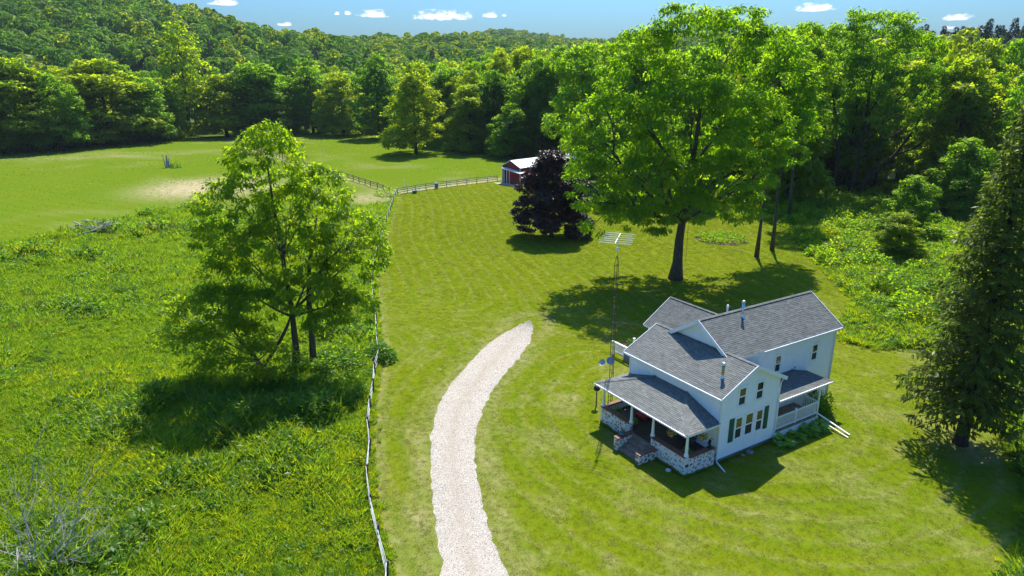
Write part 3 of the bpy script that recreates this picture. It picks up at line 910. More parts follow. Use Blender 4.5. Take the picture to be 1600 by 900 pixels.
OV = .32
kf = (FR - FE) / (FW / 2); kt = (TR - TE) / ((TV1 - TV0) / 2); kb = (BR - BE) / ((BU1 - BU0) / 2)
rz_ = .14                                                             # roof top lies above the wall plate
roof('front_roof', [((-OV, FL + OV, FE - OV * kf + rz_), (-OV, -OV, FE - OV * kf + rz_), (FW / 2, -OV, FR + rz_), (FW / 2, FL + OV, FR + rz_)),
                    ((FW + OV, -OV, FE - OV * kf + rz_), (FW + OV, FL + OV, FE - OV * kf + rz_), (FW / 2, FL + OV, FR + rz_), (FW / 2, -OV, FR + rz_))], 'shingle_warm',
     [((FW / 2, -OV, FR + rz_), (FW / 2, FL + OV, FR + rz_))])
TM = (TV0 + TV1) / 2; BM = (BU0 + BU1) / 2
roof('main_roof', [((TU0 - OV, TV0 - OV, TE - OV * kt + rz_), (TU1 + OV, TV0 - OV, TE - OV * kt + rz_), (TU1 + OV, TM, TR + rz_), (TU0 - OV, TM, TR + rz_)),
                   ((TU1 + OV, TV1 + OV, TE - OV * kt + rz_), (TU0 - OV, TV1 + OV, TE - OV * kt + rz_), (TU0 - OV, TM, TR + rz_), (TU1 + OV, TM, TR + rz_))], 'shingle',
     [((TU0 - OV, TM, TR + rz_), (TU1 + OV, TM, TR + rz_))])
roof('rear_roof', [((BU0 - OV, BV1 + OV, BE - OV * kb + rz_), (BU0 - OV, TV1 + .02, BE - OV * kb + rz_), (BM, TV1 + .02, BR + rz_), (BM, BV1 + OV, BR + rz_)),
                   ((BU1 + OV, TV1 + .02, BE - OV * kb + rz_), (BU1 + OV, BV1 + OV, BE - OV * kb + rz_), (BM, BV1 + OV, BR + rz_), (BM, TV1 + .02, BR + rz_))], 'shingle',
     [((BM, TV1 + .3, BR + rz_), (BM, BV1 + OV, BR + rz_))])
# front porch hip roof
PE, PR, PU, PV0, PV1 = 2.86, 3.78, -2.85, -.12, 8.42
h0, h1 = PV0 + 2.85, PV1 - 2.85
roof('porch_roof', [((PU, PV1, PE), (PU, PV0, PE), (-.02, h0, PR), (-.02, h1, PR)),
                    ((PU, PV0, PE), (-.02, PV0, PE), (-.02, h0, PR), (-.02, h0, PR)),
                    ((-.02, PV1, PE), (PU, PV1, PE), (-.02, h1, PR), (-.02, h1, PR))], 'shingle_warm',
     [((PU, PV0, PE + .02), (-.05, h0, PR + .02)), ((PU, PV1, PE + .02), (-.05, h1, PR + .02))])
# side porch roof
SE, SR, SV, SU1 = 2.95, 3.42, -.12, 10.95
roof('side_porch_roof', [((FW + .03, SV, SE), (SU1, SV, SE), (SU1 - 1.7, TV0 - .03, SR), (FW + .03, TV0 - .03, SR)),
                         ((SU1, SV, SE), (SU1, TV0 - .03, SE), (SU1 - 1.7, TV0 - .03, SR), (SU1 - 1.7, TV0 - .03, SR))], 'shingle',
     [((SU1, SV, SE + .02), (SU1 - 1.7, TV0 - .05, SR + .02))])


# barge boards along the gable rakes
def rake(a, b): MB().bar(a, b, .035, .24).build('rake_board', M['white'], house)
zf = FE - OV * kf + rz_ - .075; zt_ = TE - OV * kt + rz_ - .075; zb_ = BE - OV * kb + rz_ - .075
for e_ in (-OV, FW + OV):
    rake((e_, -OV - .02, zf), (FW / 2, -OV - .02, FR + rz_ - .075)); rake((e_, FL + OV + .02, zf), (FW / 2, FL + OV + .02, FR + rz_ - .075))
for e_ in (TV0 - OV, TV1 + OV):
    rake((TU0 - OV - .02, e_, zt_), (TU0 - OV - .02, TM, TR + rz_ - .075)); rake((TU1 + OV + .02, e_, zt_), (TU1 + OV + .02, TM, TR + rz_ - .075))
for e_ in (BU0 - OV, BU1 + OV): rake((e_, BV1 + OV + .02, zb_), (BM, BV1 + OV + .02, BR + rz_ - .075))
MB().bar((TU0 - .05, TV0 + .4, FR + .16), (TU0 - .05, TV1 - .4, FR + .16), .03, .12).build('skirt_board', M['white'], house)


# windows -------------------------------------------------
def window(cx, z0, w, h, wall, blind=False):
    """double-hung window; wall = (origin, direction, outward normal)"""
    p0, d, nrm = Vector((*wall[0], 0)), Vector((*wall[1], 0)), Vector((*wall[2], 0)); up = Vector((0, 0, 1))
    P = lambda s, o, z: p0 + d * (cx + s) + nrm * o + up * (z0 + z)
    def slab(mb, s0, s1, za, zb, o0, o1):
        v = [P(s0, o0, za), P(s1, o0, za), P(s1, o0, zb), P(s0, o0, zb), P(s0, o1, za), P(s1, o1, za), P(s1, o1, zb), P(s0, o1, zb)]
        mb.add(v, [(0, 3, 2, 1), (4, 5, 6, 7), (0, 1, 5, 4), (1, 2, 6, 5), (2, 3, 7, 6), (3, 0, 4, 7)])
    f = MB(); t = .10; W = w / 2
    slab(f, -W - t, -W, -.02, h + t, .0, .065); slab(f, W, W + t, -.02, h + t, .0, .065)
    slab(f, -W - t - .02, W + t + .02, h, h + t + .03, .0, .072)
    o = f.build('window', M['white'], house)
    s = MB(); slab(s, -W - t - .04, W + t + .04, -.09, -.005, .0, .11); s.build('sill', M['white'], o)
    mid = h * .5
    for za, zb, oo, mt, nm in ((mid, h, .042, 'glass', 'upper_pane'), (0, mid, .032, 'screen', 'lower_pane')):
        sm = MB(); k = .045
        slab(sm, -W, -W + k, za, zb, .01, oo + .018); slab(sm, W - k, W, za, zb, .01, oo + .018)
        slab(sm, -W + k, W - k, zb - k, zb, .01, oo + .018); slab(sm, -W + k, W - k, za, za + k, .01, oo + .018)
        sm.build('sash', M['white'], o)
        g = MB(); slab(g, -W + k, W - k, za + k, zb - k, .012, oo); g.build(nm, M[mt], o)
    return o


WF = ((0, 0), (1, 0), (0, -1)); WT = ((0, TV0), (1, 0), (0, -1)); WL = ((0, FL), (0, -1), (-1, 0)); WE = ((TU1, 0), (0, 1), (1, 0)); WB = ((BU0, BV1), (0, -1), (-1, 0))
for cx, z0, w, h, wl_ in ((1.80, 3.58, .62, 1.16, WF), (3.42, 3.58, .62, 1.16, WF), (1.74, 1.30, .60, 1.44, WF), (2.70, 1.30, .70, 1.48, WF), (3.66, 1.30, .60, 1.44, WF),
                        (7.62, 3.66, .56, 1.18, WT), (11.62, 3.62, .60, 1.18, WT), (1.9, 1.25, .7, 1.3, WL), (6.3, 1.25, .7, 1.3, WL), (3.2, 3.6, .6, 1.2, WE), (5.6, 3.6, .6, 1.2, WE), (2.5, 1.2, .6, 1.2, WB)):
    window(cx, z0, w, h, wl_)
for cx in (1.09, 4.32):
    m_s = MB()
    m_s.box((cx - .20, -.062, 1.22), (cx + .20, -.02, 2.82))
    sh_o = m_s.build('shutter', M['shutter'], house)
    sl = MB()
    for i in range(18):
        z = 1.30 + i * .082
        sl.bar((cx - .15, -.072, z), (cx + .15, -.072, z), .018, .055)
    sl.build('louvres', M['shutter'], sh_o)


def door(cu, z0, w, h, wall, mat, name='door'):
    p0, d, nrm = Vector((*wall[0], 0)), Vector((*wall[1], 0)), Vector((*wall[2], 0)); up = Vector((0, 0, 1))
    P = lambda s, o, z: p0 + d * (cu + s) + nrm * o + up * (z0 + z)
    def slab(mb, s0, s1, za, zb, o0, o1):
        v = [P(s0, o0, za), P(s1, o0, za), P(s1, o0, zb), P(s0, o0, zb), P(s0, o1, za), P(s1, o1, za), P(s1, o1, zb), P(s0, o1, zb)]
        mb.add(v, [(0, 3, 2, 1), (4, 5, 6, 7), (0, 1, 5, 4), (1, 2, 6, 5), (2, 3, 7, 6), (3, 0, 4, 7)])
    m1 = MB(); slab(m1, -w / 2, w / 2, 0, h, .01, .045); o = m1.build(name, mat, house)
    f = MB(); slab(f, -w / 2 - .1, -w / 2, 0, h + .1, .01, .07); slab(f, w / 2, w / 2 + .1, 0, h + .1, .01, .07); slab(f, -w / 2, w / 2, h, h + .1, .01, .07)
    f.build('door_frame', M['white'], o)
    g = MB(); slab(g, -w * .3, w * .3, h * .55, h * .9, .045, .052); g.build('pane', M['glass'], o)
    k = MB(); slab(k, w * .36, w * .42, h * .44, h * .5, .045, .10); k.build('handle', M['brass'], o)
    return o


door(4.1, .74, .92, 2.0, WL, M['white'])
door(7.6, .74, .95, 1.95, WT, M['wood_dark'])
# box vents and meters on the long wall
MB().box((11.62, TV0 - .16, .85), (11.9, TV0 - .02, 1.2)).build('utility_box', M['grey_dish'], house)
MB().box((12.12, TV0 - .10, .88), (12.5, TV0 - .02, 1.12)).build('vent', M['dark'], house)

# gutters and downspouts ------------------------------------
def spout(pts, r=.045): MB().tube(pts, [r] * len(pts), 8).build('downspout', M['gutter'], house, True)
spout([(-.30, -.10, FE - .18), (-.10, -.10, FE - .45), (-.08, -.09, 3.0), (-.08, -.09, .35), (-.05, -.17, .2), (-.26, -.98, .06)])
spout([(FW + .30, -.12, FE - .15), (FW + .10, -.1, FE - .45), (FW + .04, -.1, 3.2), (FW + .04, -.10, .35), (FW + .02, -.12, .2), (FW - .20, -.82, .06)])
spout([(TU1 + .06, TV0 - .30, TE - .2), (TU1 + .04, TV0 - .1, TE - .5), (TU1 + .04, TV0 - .1, .25)])
spout([(FW + .10, SV, SE - .1), (FW + .1, -.1, SE - .35), (FW + .12, -.1, .9)])
MB().bar((-OV - .06, -OV, FE - OV * kf + .06), (-OV - .06, FL + OV, FE - OV * kf + .06), .11, .10).build('gutter', M['gutter'], house)
MB().bar((PU - .05, PV0, PE - .05), (PU - .05, PV1, PE - .05), .10, .09).build('gutter', M['gutter'], house)
MB().bar((TU0 + 2.9, TV0 - OV - .05, TE - OV * kt + .05), (TU1 + OV, TV0 - OV - .05, TE - OV * kt + .05), .10, .09).build('gutter', M['gutter'], house)
MB().bar((FW + .1, SV - .05, SE - .05), (SU1, SV - .05, SE - .05), .10, .09).build('gutter', M['gutter'], house)

# flues ----------------------------------------------------
def flue(u, v, z, h, r, mat, cap=True, flash=True):
    o = MB().lathe((u, v, z - .25), [(r, 0), (r, h + .25)], 12).build('flue', mat, house, True)
    if flash: MB().lathe((u, v, z - .22), [(.32, -.06), (.30, .0), (.16, .26), (r + .02, .42)], 4).build('flashing', M['steel'], o)
    if cap: MB().lathe((u, v, z + h), [(r * .8, -.02), (r * 1.5, .05), (r * 1.55, .13), (r * .9, .2)], 12).build('flue_cap', M['steel'], o, True)
flue(.97, .92, 5.28, .78, .095, M['brass'])
flue(6.1, 4.0, 7.32, .92, .085, M['steel'])
flue(6.6, 5.7, 6.8, .75, .06, M['white'], False, False)
MB().lathe((9.6, 2.0, SR + .02), [(.13, 0), (.13, .12), (.08, .18)], 10).build('roof_vent', M['grey_dish'], house)

# front porch -------------------------------------------------
PW = -2.5
MB().box((PW - .08, .02, .60), (-.02, FL - .15, .74)).build('porch_floor', M['floor_brown'], house)
brd = MB()
for i in range(26):
    v = .10 + i * .30
    if v + .28 < FL - .16: brd.box((PW + .16, v, .735), (-.03, v + .285, .752 + .003 * (i % 3)))
brd.build('floor_boards', M['floor_brown'], house, kind='stuff')
CAPZ = 1.20


def stone_wall(a, b, th, z0, z1, seed, cap=True, nstone=None, faces=(1,)):
    """rubble wall in white mortar from a to b with field stones standing proud of its faces and a brown cap"""
    rg = np.random.default_rng(seed); a, b = Vector((*a, 0)), Vector((*b, 0)); d = (b - a); L = d.length; d.normalize(); nr = Vector((d.y, -d.x, 0))
    mb = MB(); mb.bar(a + Vector((0, 0, (z0 + z1) / 2)), b + Vector((0, 0, (z0 + z1) / 2)), th, z1 - z0)
    o = mb.build('stone_wall', M['mortar'], house)
    st = MB()
    ends = [(a, d, nr, L, th / 2)] if 1 in faces else []
    if -1 in faces: ends.append((a, d, -nr, L, th / 2))
    if 'a' in faces: ends.append((a + nr * th / 2, -nr, -d, th, 0))
    if 'b' in faces: ends.append((b + nr * th / 2, -nr, d, th, 0))
    for base, dd, nn, LL, of in ends:
        used = []
        for _ in range(int((nstone or 16) * LL * (z1 - z0) * 6)):
            s, z = rg.uniform(.06, LL - .06), rg.uniform(z0 + .05, z1 - .06); r = rg.uniform(.05, .15) * (1.15 if z < z0 + .3 else 1)
            if any((s - x) ** 2 + (z - y) ** 2 < ((r + k) * .98) ** 2 for x, y, k in used): continue
            used.append((s, z, r))
            if len(used) > (nstone or 16) * LL * (z1 - z0): break
            c = base + dd * s + nn * of + Vector((0, 0, z)); k = 7; ang = rg.uniform(0, 6)
            rr_ = [r * rg.uniform(.7, 1.25) for _ in range(k)]; ex = rg.uniform(.8, 1.4)
            ring = lambda f, out: [c + dd * (math.cos(ang + 6.2832 * i / k) * rr_[i] * f * ex) + Vector((0, 0, math.sin(ang + 6.2832 * i / k) * rr_[i] * f)) + nn * out for i in range(k)]
            vs_ = ring(1, -.005) + ring(.72, .022) + [c + nn * .034]
            st.add(vs_, [(i, (i + 1) % k, k + (i + 1) % k, k + i) for i in range(k)] + [(k + i, k + (i + 1) % k, 2 * k) for i in range(k)])
    s_o = st.build('stones', M['stone_face'], o); s_o['kind'] = 'stuff'
    if cap:
        n = max(2, int(L / .42))
        for i in range(n):
            p, q_ = a.lerp(b, i / n), a.lerp(b, (i + 1) / n); e = d * .004
            MB().bar(p + e + Vector((0, 0, z1 + .035)), q_ - e + Vector((0, 0, z1 + .035 + .004 * (i % 2))), th + .12, .07).build('cap_stone', M['cap_brown'], o)
    return o


stone_wall((PW, 3.0), (PW, .08), .26, 0, CAPZ, 1, True, 15, (-1, 1, 'a'))
stone_wall((PW + .13, .1), (-.22, .1), .26, 0, CAPZ, 2, True, 15, (1,))
stone_wall((PW, 7.95), (PW, 5.0), .26, 0, CAPZ, 3, True, 14, (-1, 1, 'b'))
stone_wall((-.1, 7.82), (PW + .13, 7.82), .26, 0, CAPZ, 4, True, 14, (1,))
# steps and cheek walls
st_o = MB()
for i in range(4):
    MB().box((-3.98 + i * .37, 2.72, 0), (-3.98 + (i + 1) * .37 + .04, 4.46, .17 + i * .185)).build('step', M['step_wood'], house)
stone_wall((-2.66, 2.56), (-4.12, 2.56), .30, 0, .62, 5, True, 30, (1, -1, 'b'))
stone_wall((-2.66, 4.62), (-4.12, 4.62), .30, 0, .80, 6, True, 26, (1, -1, 'b'))
for v in (.14, 3.0, 5.0, 7.82):
    o = MB().lathe((PW, v, CAPZ + .07), [(.15, 0), (.15, .10), (.105, .16), (.10, .3), (.075, 1.32), (.085, 1.36), (.12, 1.40), (.12, 1.47)], 12).build('porch_post', M['white'], house, True)
bm_ = MB().bar((PW, PV0 + .22, PE - .20), (PW, PV1 - .22, PE - .20), .16, .18).build('porch_beam', M['white'], house)
MB().bar((PW + .09, .12, PE - .20), (-.02, .12, PE - .20), .14, .18).build('porch_beam', M['white'], house)
MB().bar((PW + .09, PV1 - .3, PE - .20), (-.02, PV1 - .3, PE - .20), .14, .18).build('porch_beam', M['white'], house)
MB().box((PU + .2, PV0 + .1, PE - .13), (-.03, PV1 - .1, PE - .10)).build('porch_ceiling', M['white'], house)

# side porch --------------------------------------------------
SF = .72
MB().box((FW + .04, -.06, SF - .14), (9.95, TV0 - .03, SF)).build('side_porch_floor', M['step_wood'], house)
sk = MB()
for i in range(16): sk.box((FW + .06 + i * .29, -.10, .06), (FW + .06 + i * .29 + .275, -.075, SF - .16))
sk.build('skirting_boards', M['white'], house, kind='stuff')


def railing(a, b, zb, zt):
    a, b = Vector((*a, 0)), Vector((*b, 0)); d = b - a; L = d.length
    r = MB(); r.bar(a + Vector((0, 0, zt)), b + Vector((0, 0, zt)), .09, .06); r.bar(a + Vector((0, 0, zb)), b + Vector((0, 0, zb)), .06, .07)
    o = r.build('railing', M['white'], house)
    n = int(L / .125); me = MB().box((-.019, -.019, zb + .036), (.019, .019, zt - .031)).mesh('baluster', M['white'])
    for i in range(1, n):
        p = a.lerp(b, i / n); link('baluster', me, o, (p.x, p.y, 0))
    return o


railing((FW + .1, -.02), (7.42, -.02), SF + .1, SF + .92); railing((7.52, -.02), (9.78, -.02), SF + .1, SF + .92); railing((9.86, .08), (9.86, TV0 - .06), SF + .1, SF + .92)
MB().box((7.42, -.07, SF), (7.52, .03, SF + 1.02)).add([(7.40, -.09, SF + 1.02), (7.54, -.09, SF + 1.02), (7.54, .05, SF + 1.02), (7.40, .05, SF + 1.02), (7.47, -.02, SF + 1.14)], [(0, 1, 4), (1, 2, 4), (2, 3, 4), (3, 0, 4)]).build('newel_post', M['white'], house)
MB().lathe((9.86, -.02, .1), [(.07, 0), (.07, 1.5), (.055, 1.6), (.055, 2.5), (.08, 2.6), (.08, 2.72)], 10).build('porch_post', M['white'], house, True)
MB().bar((FW + .05, .02, SE - .2), (SU1 - .7, .02, SE - .2), .12, .16).build('porch_beam', M['white'], house)
MB().bar((SU1 - .78, .09, SE - .2), (SU1 - .78, TV0 - .04, SE - .2), .12, .16).build('porch_beam', M['white'], house)
MB().box((FW + .06, SV + .08, SE - .125), (SU1 - .1, TV0 - .04, SE - .10)).build('porch_ceiling', M['white'], house)
# ------------------------------------------------------------------ things round the house
def at_house(name, u, v, z=0.0, rz=0.0):
    x, y = to_world(u, v); return empty(name, (x, y, z), HOUSE_RZ + rz)


def leaf_ball(seed, n, r, L, W, mat, flat=.8, name='leaves', droop=.3, z0=0.0):
    rg = np.random.default_rng(seed); d = unit(rg.normal(size=(n, 3))); P = d * (rg.random((n, 1)) ** .4) * r * np.array([1, 1, flat]) + np.array([0, 0, z0])
    Dv = d + rg.normal(0, .5, (n, 3)) + np.array([0, 0, -droop]); Nn = np.array([0, 0, 1.0]) + d * .5 + rg.normal(0, .4, (n, 3))
    l = L * rg.uniform(.6, 1.3, n); V, F = leaves(P, Dv, Nn, l, l * W)
    return np_mesh(name, V, [F], mat, False, {'tint': np.repeat(rg.random(n), 4)})


# aerial mast
ax, ay = 7.15, 44.9
mast = empty('antenna_tower', (ax, ay, 0)); tag(mast, 'tall rusty lattice aerial mast beside the porch with a many-armed antenna', 'antenna')
legs = [(math.cos(a) * .16, math.sin(a) * .16) for a in (0.5, 2.6, 4.7)]
for x, y in legs: MB().tube([(x, y, 0), (x, y, 10.6), (x * .2, y * .2, 11.2)], [.022, .02, .018], 6).build('leg', M['rust'], mast, True)
br = MB()
for i in range(34):
    z = .3 + i * .305
    for k in range(3):
        (x1, y1), (x2, y2) = legs[k], legs[(k + 1) % 3]
        br.tube([(x1, y1, z), (x2, y2, z + (.30 if i % 2 else 0))], [.010, .010], 4, False)
br.build('lattice', M['rust'], mast, kind='stuff')
MB().tube([(0, 0, 11.0), (0, 0, 12.5)], [.03, .025], 8).build('mast_pole', M['steel'], mast, True)
MB().lathe((0, 0, 11.55), [(.07, 0), (.09, .05), (.09, .2), (.06, .26)], 8).build('rotor', M['white'], mast, True)
boom_d = Vector((.35, .94, 0)).normalized(); side = Vector((boom_d.y, -boom_d.x, 0))
bm0, bm1 = -boom_d * .95 + Vector((0, 0, 12.28)), boom_d * .75 + Vector((0, 0, 12.58))
MB().tube([bm0, bm1], [.022, .022], 6).build('boom', M['steel'], mast)
for i, hl in enumerate((1.1, 1.15, 1.05, 1.12, .95, 1.0)):
    c = bm0.lerp(bm1, i / 5); sw = boom_d * (-.16)
    MB().tube([c - side * hl + sw + Vector((0, 0, .05)), c, c + side * hl + sw + Vector((0, 0, .05))], [.016] * 3, 5).build('element', M['steel'], mast)


def dish(name, loc, r, aim, mat, label):
    o = empty(name, loc); tag(o, label, 'satellite dish', 'satellite dishes on the aerial mast')
    o.rotation_euler = Vector(aim).to_track_quat('Z', 'Y').to_euler()
    n = 20; P = MB(); prof = [(r * t, r * .28 * t * t) for t in (0.05, .25, .5, .75, 1.0)] + [(r * 1.02, r * .28 + .012)] + [(r * t, r * .28 * t * t - .015) for t in (1.0, .6, .05)]
    P.lathe((0, 0, 0), prof, n).build('reflector', mat, o, True)
    MB().tube([(0, -r * .95, r * .25), (0, -r * .35, r * 1.05)], [.014, .012], 6).build('feed_arm', M['grey_dish'], o)
    MB().box((-.04, -r * .35 - .04, r * 1.0), (.04, -r * .35 + .06, r * 1.16)).build('receiver', M['grey_dish'], o)
    q_ = o.rotation_euler.to_quaternion().inverted() @ (Vector((ax, ay, loc[2])) - Vector(loc))
    MB().tube([(0, 0, -.01), q_], [.02, .02], 6).build('bracket', M['steel'], o)
    return o


dish('satellite_dish', (ax - .18, ay - .38, 3.62), .27, (-.25, -.75, .55), M['blue_dish'], 'blue-grey satellite dish close against the aerial mast')
dish('satellite_dish', (ax - .72, ay - .30, 3.45), .25, (-.55, -.6, .6), M['grey_dish'], 'pale grey satellite dish farther out from the aerial mast')

# dark feeder on a wooden post
fd = at_house('bird_feeder', -1.36, 9.98); tag(fd, 'dark round-topped feeder on a brown wooden post by the porch corner', 'bird feeder')
MB().tube([(0, 0, 0), (.01, 0, 1.25)], [.055, .05], 8).build('post', M['wood_pole'], fd)
MB().lathe((0, 0, 1.25), [(.06, 0), (.20, .03), (.24, .10), (.24, .20), (.20, .30), (.10, .37), (.02, .40)], 14).build('hood', M['black_iron'], fd, True)

# white garden gate rail with brick base behind the house
gt = at_house('garden_rail', 5.85, 15.65); tag(gt, 'white slatted garden rail standing by the dark flower bed behind the house', 'railing')
MB().bar((0, -1.75, 1.2), (0, 1.2, 1.2), .16, .10).build('top_rail', M['white'], gt)
for v in (-.35, 1.0): MB().box((-.06, v - .06, 0), (.06, v + .06, 1.15)).build('post', M['white'], gt)
MB().bar((0, -.29, .4), (0, .94, .4), .05, .08).build('lower_rail', M['white'], gt)
for i in range(8): MB().box((-.015, -.2 + i * .14, .44), (.015, -.13 + i * .14, 1.15)).build('slat', M['white'], gt)
MB().box((-.08, -1.75, 0), (.08, -.41, .62)).build('base_wall', M['found'], gt)
gp = at_house('gate_post', 7.0, 15.4); tag(gp, 'short white post end showing past the front roof gable', 'post')
MB().box((-.06, -.06, 0), (.06, .06, 1.6)).build('shaft', M['white'], gp); MB().box((-.09, -.09, 1.6), (.09, .09, 1.7)).build('post_cap', M['white'], gp)
# flower bed with arched trellis wire
bd = sheet('flower_bed', catmull([to_world(6.3, 15.0), to_world(6.6, 17.2), to_world(8.6, 18.6), to_world(10.6, 17.8), to_world(10.2, 15.4), to_world(8.2, 14.9)], 5), .5, .010, M['mulch'])
tag(bd, 'brown mulched flower bed in the tree shade behind the house', 'flower bed')
tr = at_house('trellis', 7.6, 17.6); tag(tr, 'thin arched wire trellis over the mulched bed', 'trellis')
for k in (0, .5): MB().tube([(-1.9 + 3.8 * t_, k, .1 + 2.1 * math.sin(math.pi * (t_ * .8 + .1))) for t_ in np.linspace(0, 1, 12)], [.022] * 12, 5).build('arch_wire', M['rust'], tr)
for t_ in (.1, .35, .6, .85):
    z = .1 + 2.1 * math.sin(math.pi * (t_ * .8 + .1)); MB().tube([(-1.9 + 3.8 * t_, 0, z), (-1.9 + 3.8 * t_, .5, z)], [.012] * 2, 4).build('cross_wire', M['rust'], tr)
for i, (u, v, s, nm) in enumerate(((7.2, 16.0, .42, 'round dark-leaved plant at the near edge of the mulched bed'), (8.4, 17.2, .5, 'larger leafy plant in the middle of the mulched bed'), (9.4, 16.2, .38, 'low leafy plant at the far end of the mulched bed'))):
    x, y = to_world(u, v); o = link('bed_plant', leaf_ball(60 + i, 260, s, .16, .5, M['leaf_herb'], .8, 'bed_plant', .3, s * .7), None, (x, y, 0)); tag(o, nm, 'plant', 'plants in the mulched bed')

# hostas and shrub by the side porch
def hosta_mesh(seed, r):
    rg = np.random.default_rng(seed); n = 70; a = rg.random(n) * 6.283; rr = r * rg.random(n) ** .6 * .75
    P = np.stack([np.cos(a) * rr * .45, np.sin(a) * rr * .45, .05 + .38 * (1 - rr / r) * rg.uniform(.7, 1.2, n)], -1)
    Dv = np.stack([np.cos(a), np.sin(a), .35 - rr / r * 1.0], -1) + rg.normal(0, .15, (n, 3)); Nn = np.array([0, 0, 1.]) + rg.normal(0, .15, (n, 3)) + Dv * np.array([-.3, -.3, 0])
    l = rg.uniform(.34, .52, n) * r / .65; V, F = leaves(P, Dv, Nn, l, l * .62, .22)
    return np_mesh('hosta', V, [F], M['leaf_hosta'], False, {'tint': np.repeat(rg.random(n), 4)})


for i, (u, v, r, w) in enumerate(((5.62, -.66, .95, 'first hosta from the downspout, below the side porch railing'), (6.92, -.6, .85, 'second hosta from the downspout, below the side porch railing'),
                               (8.30, -.6, .98, 'third hosta from the downspout, below the side porch railing'), (9.45, -.6, .98, 'fourth hosta, beside the porch corner post'))):
    x, y = to_world(u, v); o = link('hosta', hosta_mesh(20 + i, r), None, (x, y, .01), i * 1.3); tag(o, w, 'hosta', 'hostas along the side porch')
x, y = to_world(11.6, .95); o = link('shrub', leaf_ball(31, 1500, 1.05, .15, .5, M['leaf_wood_c'], .75, 'shrub', .2, .75), None, (x, y, 0)); tag(o, 'dark rounded shrub against the wall past the side porch', 'shrub')

# two white timber poles leaning from the porch to the grass
for i, (a_, b_, w) in enumerate((((10.0, .02, .70), (10.28, -2.3, .05), 'longer white plank sloping from the side porch post to the grass'), ((9.95, -.35, .32), (9.86, -2.45, .04), 'lower pale yellow plank lying beside the white plank on the grass'))):
    xa, ya = to_world(*a_[:2]); xb, yb = to_world(*b_[:2])
    o = MB().bar((xa, ya, a_[2]), (xb, yb, b_[2]), .10, .05).build('plank', M['white'] if i == 0 else simple('pale_plank', (.72, .64, .42), .7), None); tag(o, w, 'plank', 'planks by the side porch')

# porch furnishings
def basket(u, v, z, label, seed):
    b = at_house('hanging_basket', u, v, z); tag(b, label, 'hanging basket', 'hanging flower baskets on the front porch')
    MB().lathe((0, 0, -.16), [(.08, 0), (.15, .08), (.17, .16)], 12).build('pot', M['terracotta'], b, True)
    link('foliage', leaf_ball(seed, 130, .24, .12, .5, M['leaf_hosta'], .7), b)
    for k, mt in enumerate(('flower_red', 'flower_yellow', 'flower_orange')):
        link('flowers', leaf_ball(seed + 5 + k, 26, .28, .10, .9, M[mt], .8), b)
    for a in (0, 2.1, 4.2): MB().tube([(math.cos(a) * .16, math.sin(a) * .16, 0), (0, 0, .42)], [.005, .005], 3, False).build('hanger', M['steel'], b)
    return b


basket(-2.42, 1.55, 2.22, 'hanging flower basket between the front porch posts', 70)
basket(-1.15, .16, 2.22, 'hanging flower basket at the short end of the front porch', 80)
pu = at_house('water_pump', -.55, .12, CAPZ + .075); tag(pu, 'black iron hand pump standing on the porch wall cap', 'pump')
MB().lathe((0, 0, 0), [(.15, 0), (.14, .05), (.09, .1), (.075, .35), (.09, .42), (.09, .5), (.04, .56)], 10).build('barrel', M['black_iron'], pu, True)
MB().tube([(0, 0, .44), (-.14, 0, .42), (-.2, 0, .34)], [.035, .03, .035], 8).build('spout', M['black_iron'], pu); MB().tube([(0, 0, .55), (.12, 0, .62), (.3, 0, .45)], [.018, .016, .02], 6).build('handle', M['black_iron'], pu)
pl = at_house('planter', -3.55, 4.62, .875); tag(pl, 'blue-grey planter bowl of greenery on the step wall', 'planter')
MB().lathe((0, 0, 0), [(.12, 0), (.20, .09), (.25, .16), (.22, .165)], 14).build('bowl', M['blue'], pl, True); link('foliage', leaf_ball(33, 90, .2, .12, .5, M['leaf_herb'], .6, 'foliage', 0, .22), pl)
rc = at_house('toy_wagon', -.85, 5.7, .756); tag(rc, 'red wagon standing on the dark porch floor', 'wagon')
MB().box((-.28, -.45, .17), (.28, .45, .36)).build('body', M['red_paint'], rc, bevel=.03)
for u in (-.25, .25):
    for v in (-.3, .3): MB().tube([(u - .03, v, .115), (u + .03, v, .115)], [.11, .11], 12).build('wheel', M['black_iron'], rc)
MB().tube([(0, .45, .2), (0, .8, .05)], [.015, .015], 6).build('handle', M['black_iron'], rc)
bn = at_house('porch_bench', -.50, 2.1, .756); tag(bn, 'dark wooden bench against the porch wall', 'bench')
MB().box((-.25, -.7, .40), (.25, .7, .45)).build('seat', M['wood_dark'], bn); MB().box((.21, -.7, .5), (.25, .7, .92)).build('backrest', M['wood_dark'], bn)
for u in (-.22, .18):
    for v in (-.64, .60): MB().box((u, v, 0), (u + .05, v + .05, .40)).build('leg', M['wood_dark'], bn)
for i, (u, v, z, s, w) in enumerate(((-2.1, 6.9, .756, .28, 'potted plant inside the porch at its far corner'), (-1.9, 5.35, .756, .2, 'small potted plant inside the porch behind the second post'), (-1.9, .6, .756, .26, 'potted plant inside the porch at the near corner'))):
    p = at_house('potted_plant', u, v, z); tag(p, w, 'potted plant', 'pots on the front porch')
    MB().lathe((0, 0, 0), [(s * .5, 0), (s * .68, s * .9), (s * .6, s * .9)], 12).build('pot', M['terracotta'], p, True); link('foliage', leaf_ball(90 + i, 120, s * 1.1, .14, .45, M['leaf_hosta'], 1.0, 'foliage', .1, s * 1.5), p)
ch = at_house('porch_chair', 5.9, .85, SF + .002, .5); tag(ch, 'dark folding chair on the side porch', 'chair')
MB().box((-.24, -.22, .42), (.24, .24, .46)).build('seat', M['wood_dark'], ch)
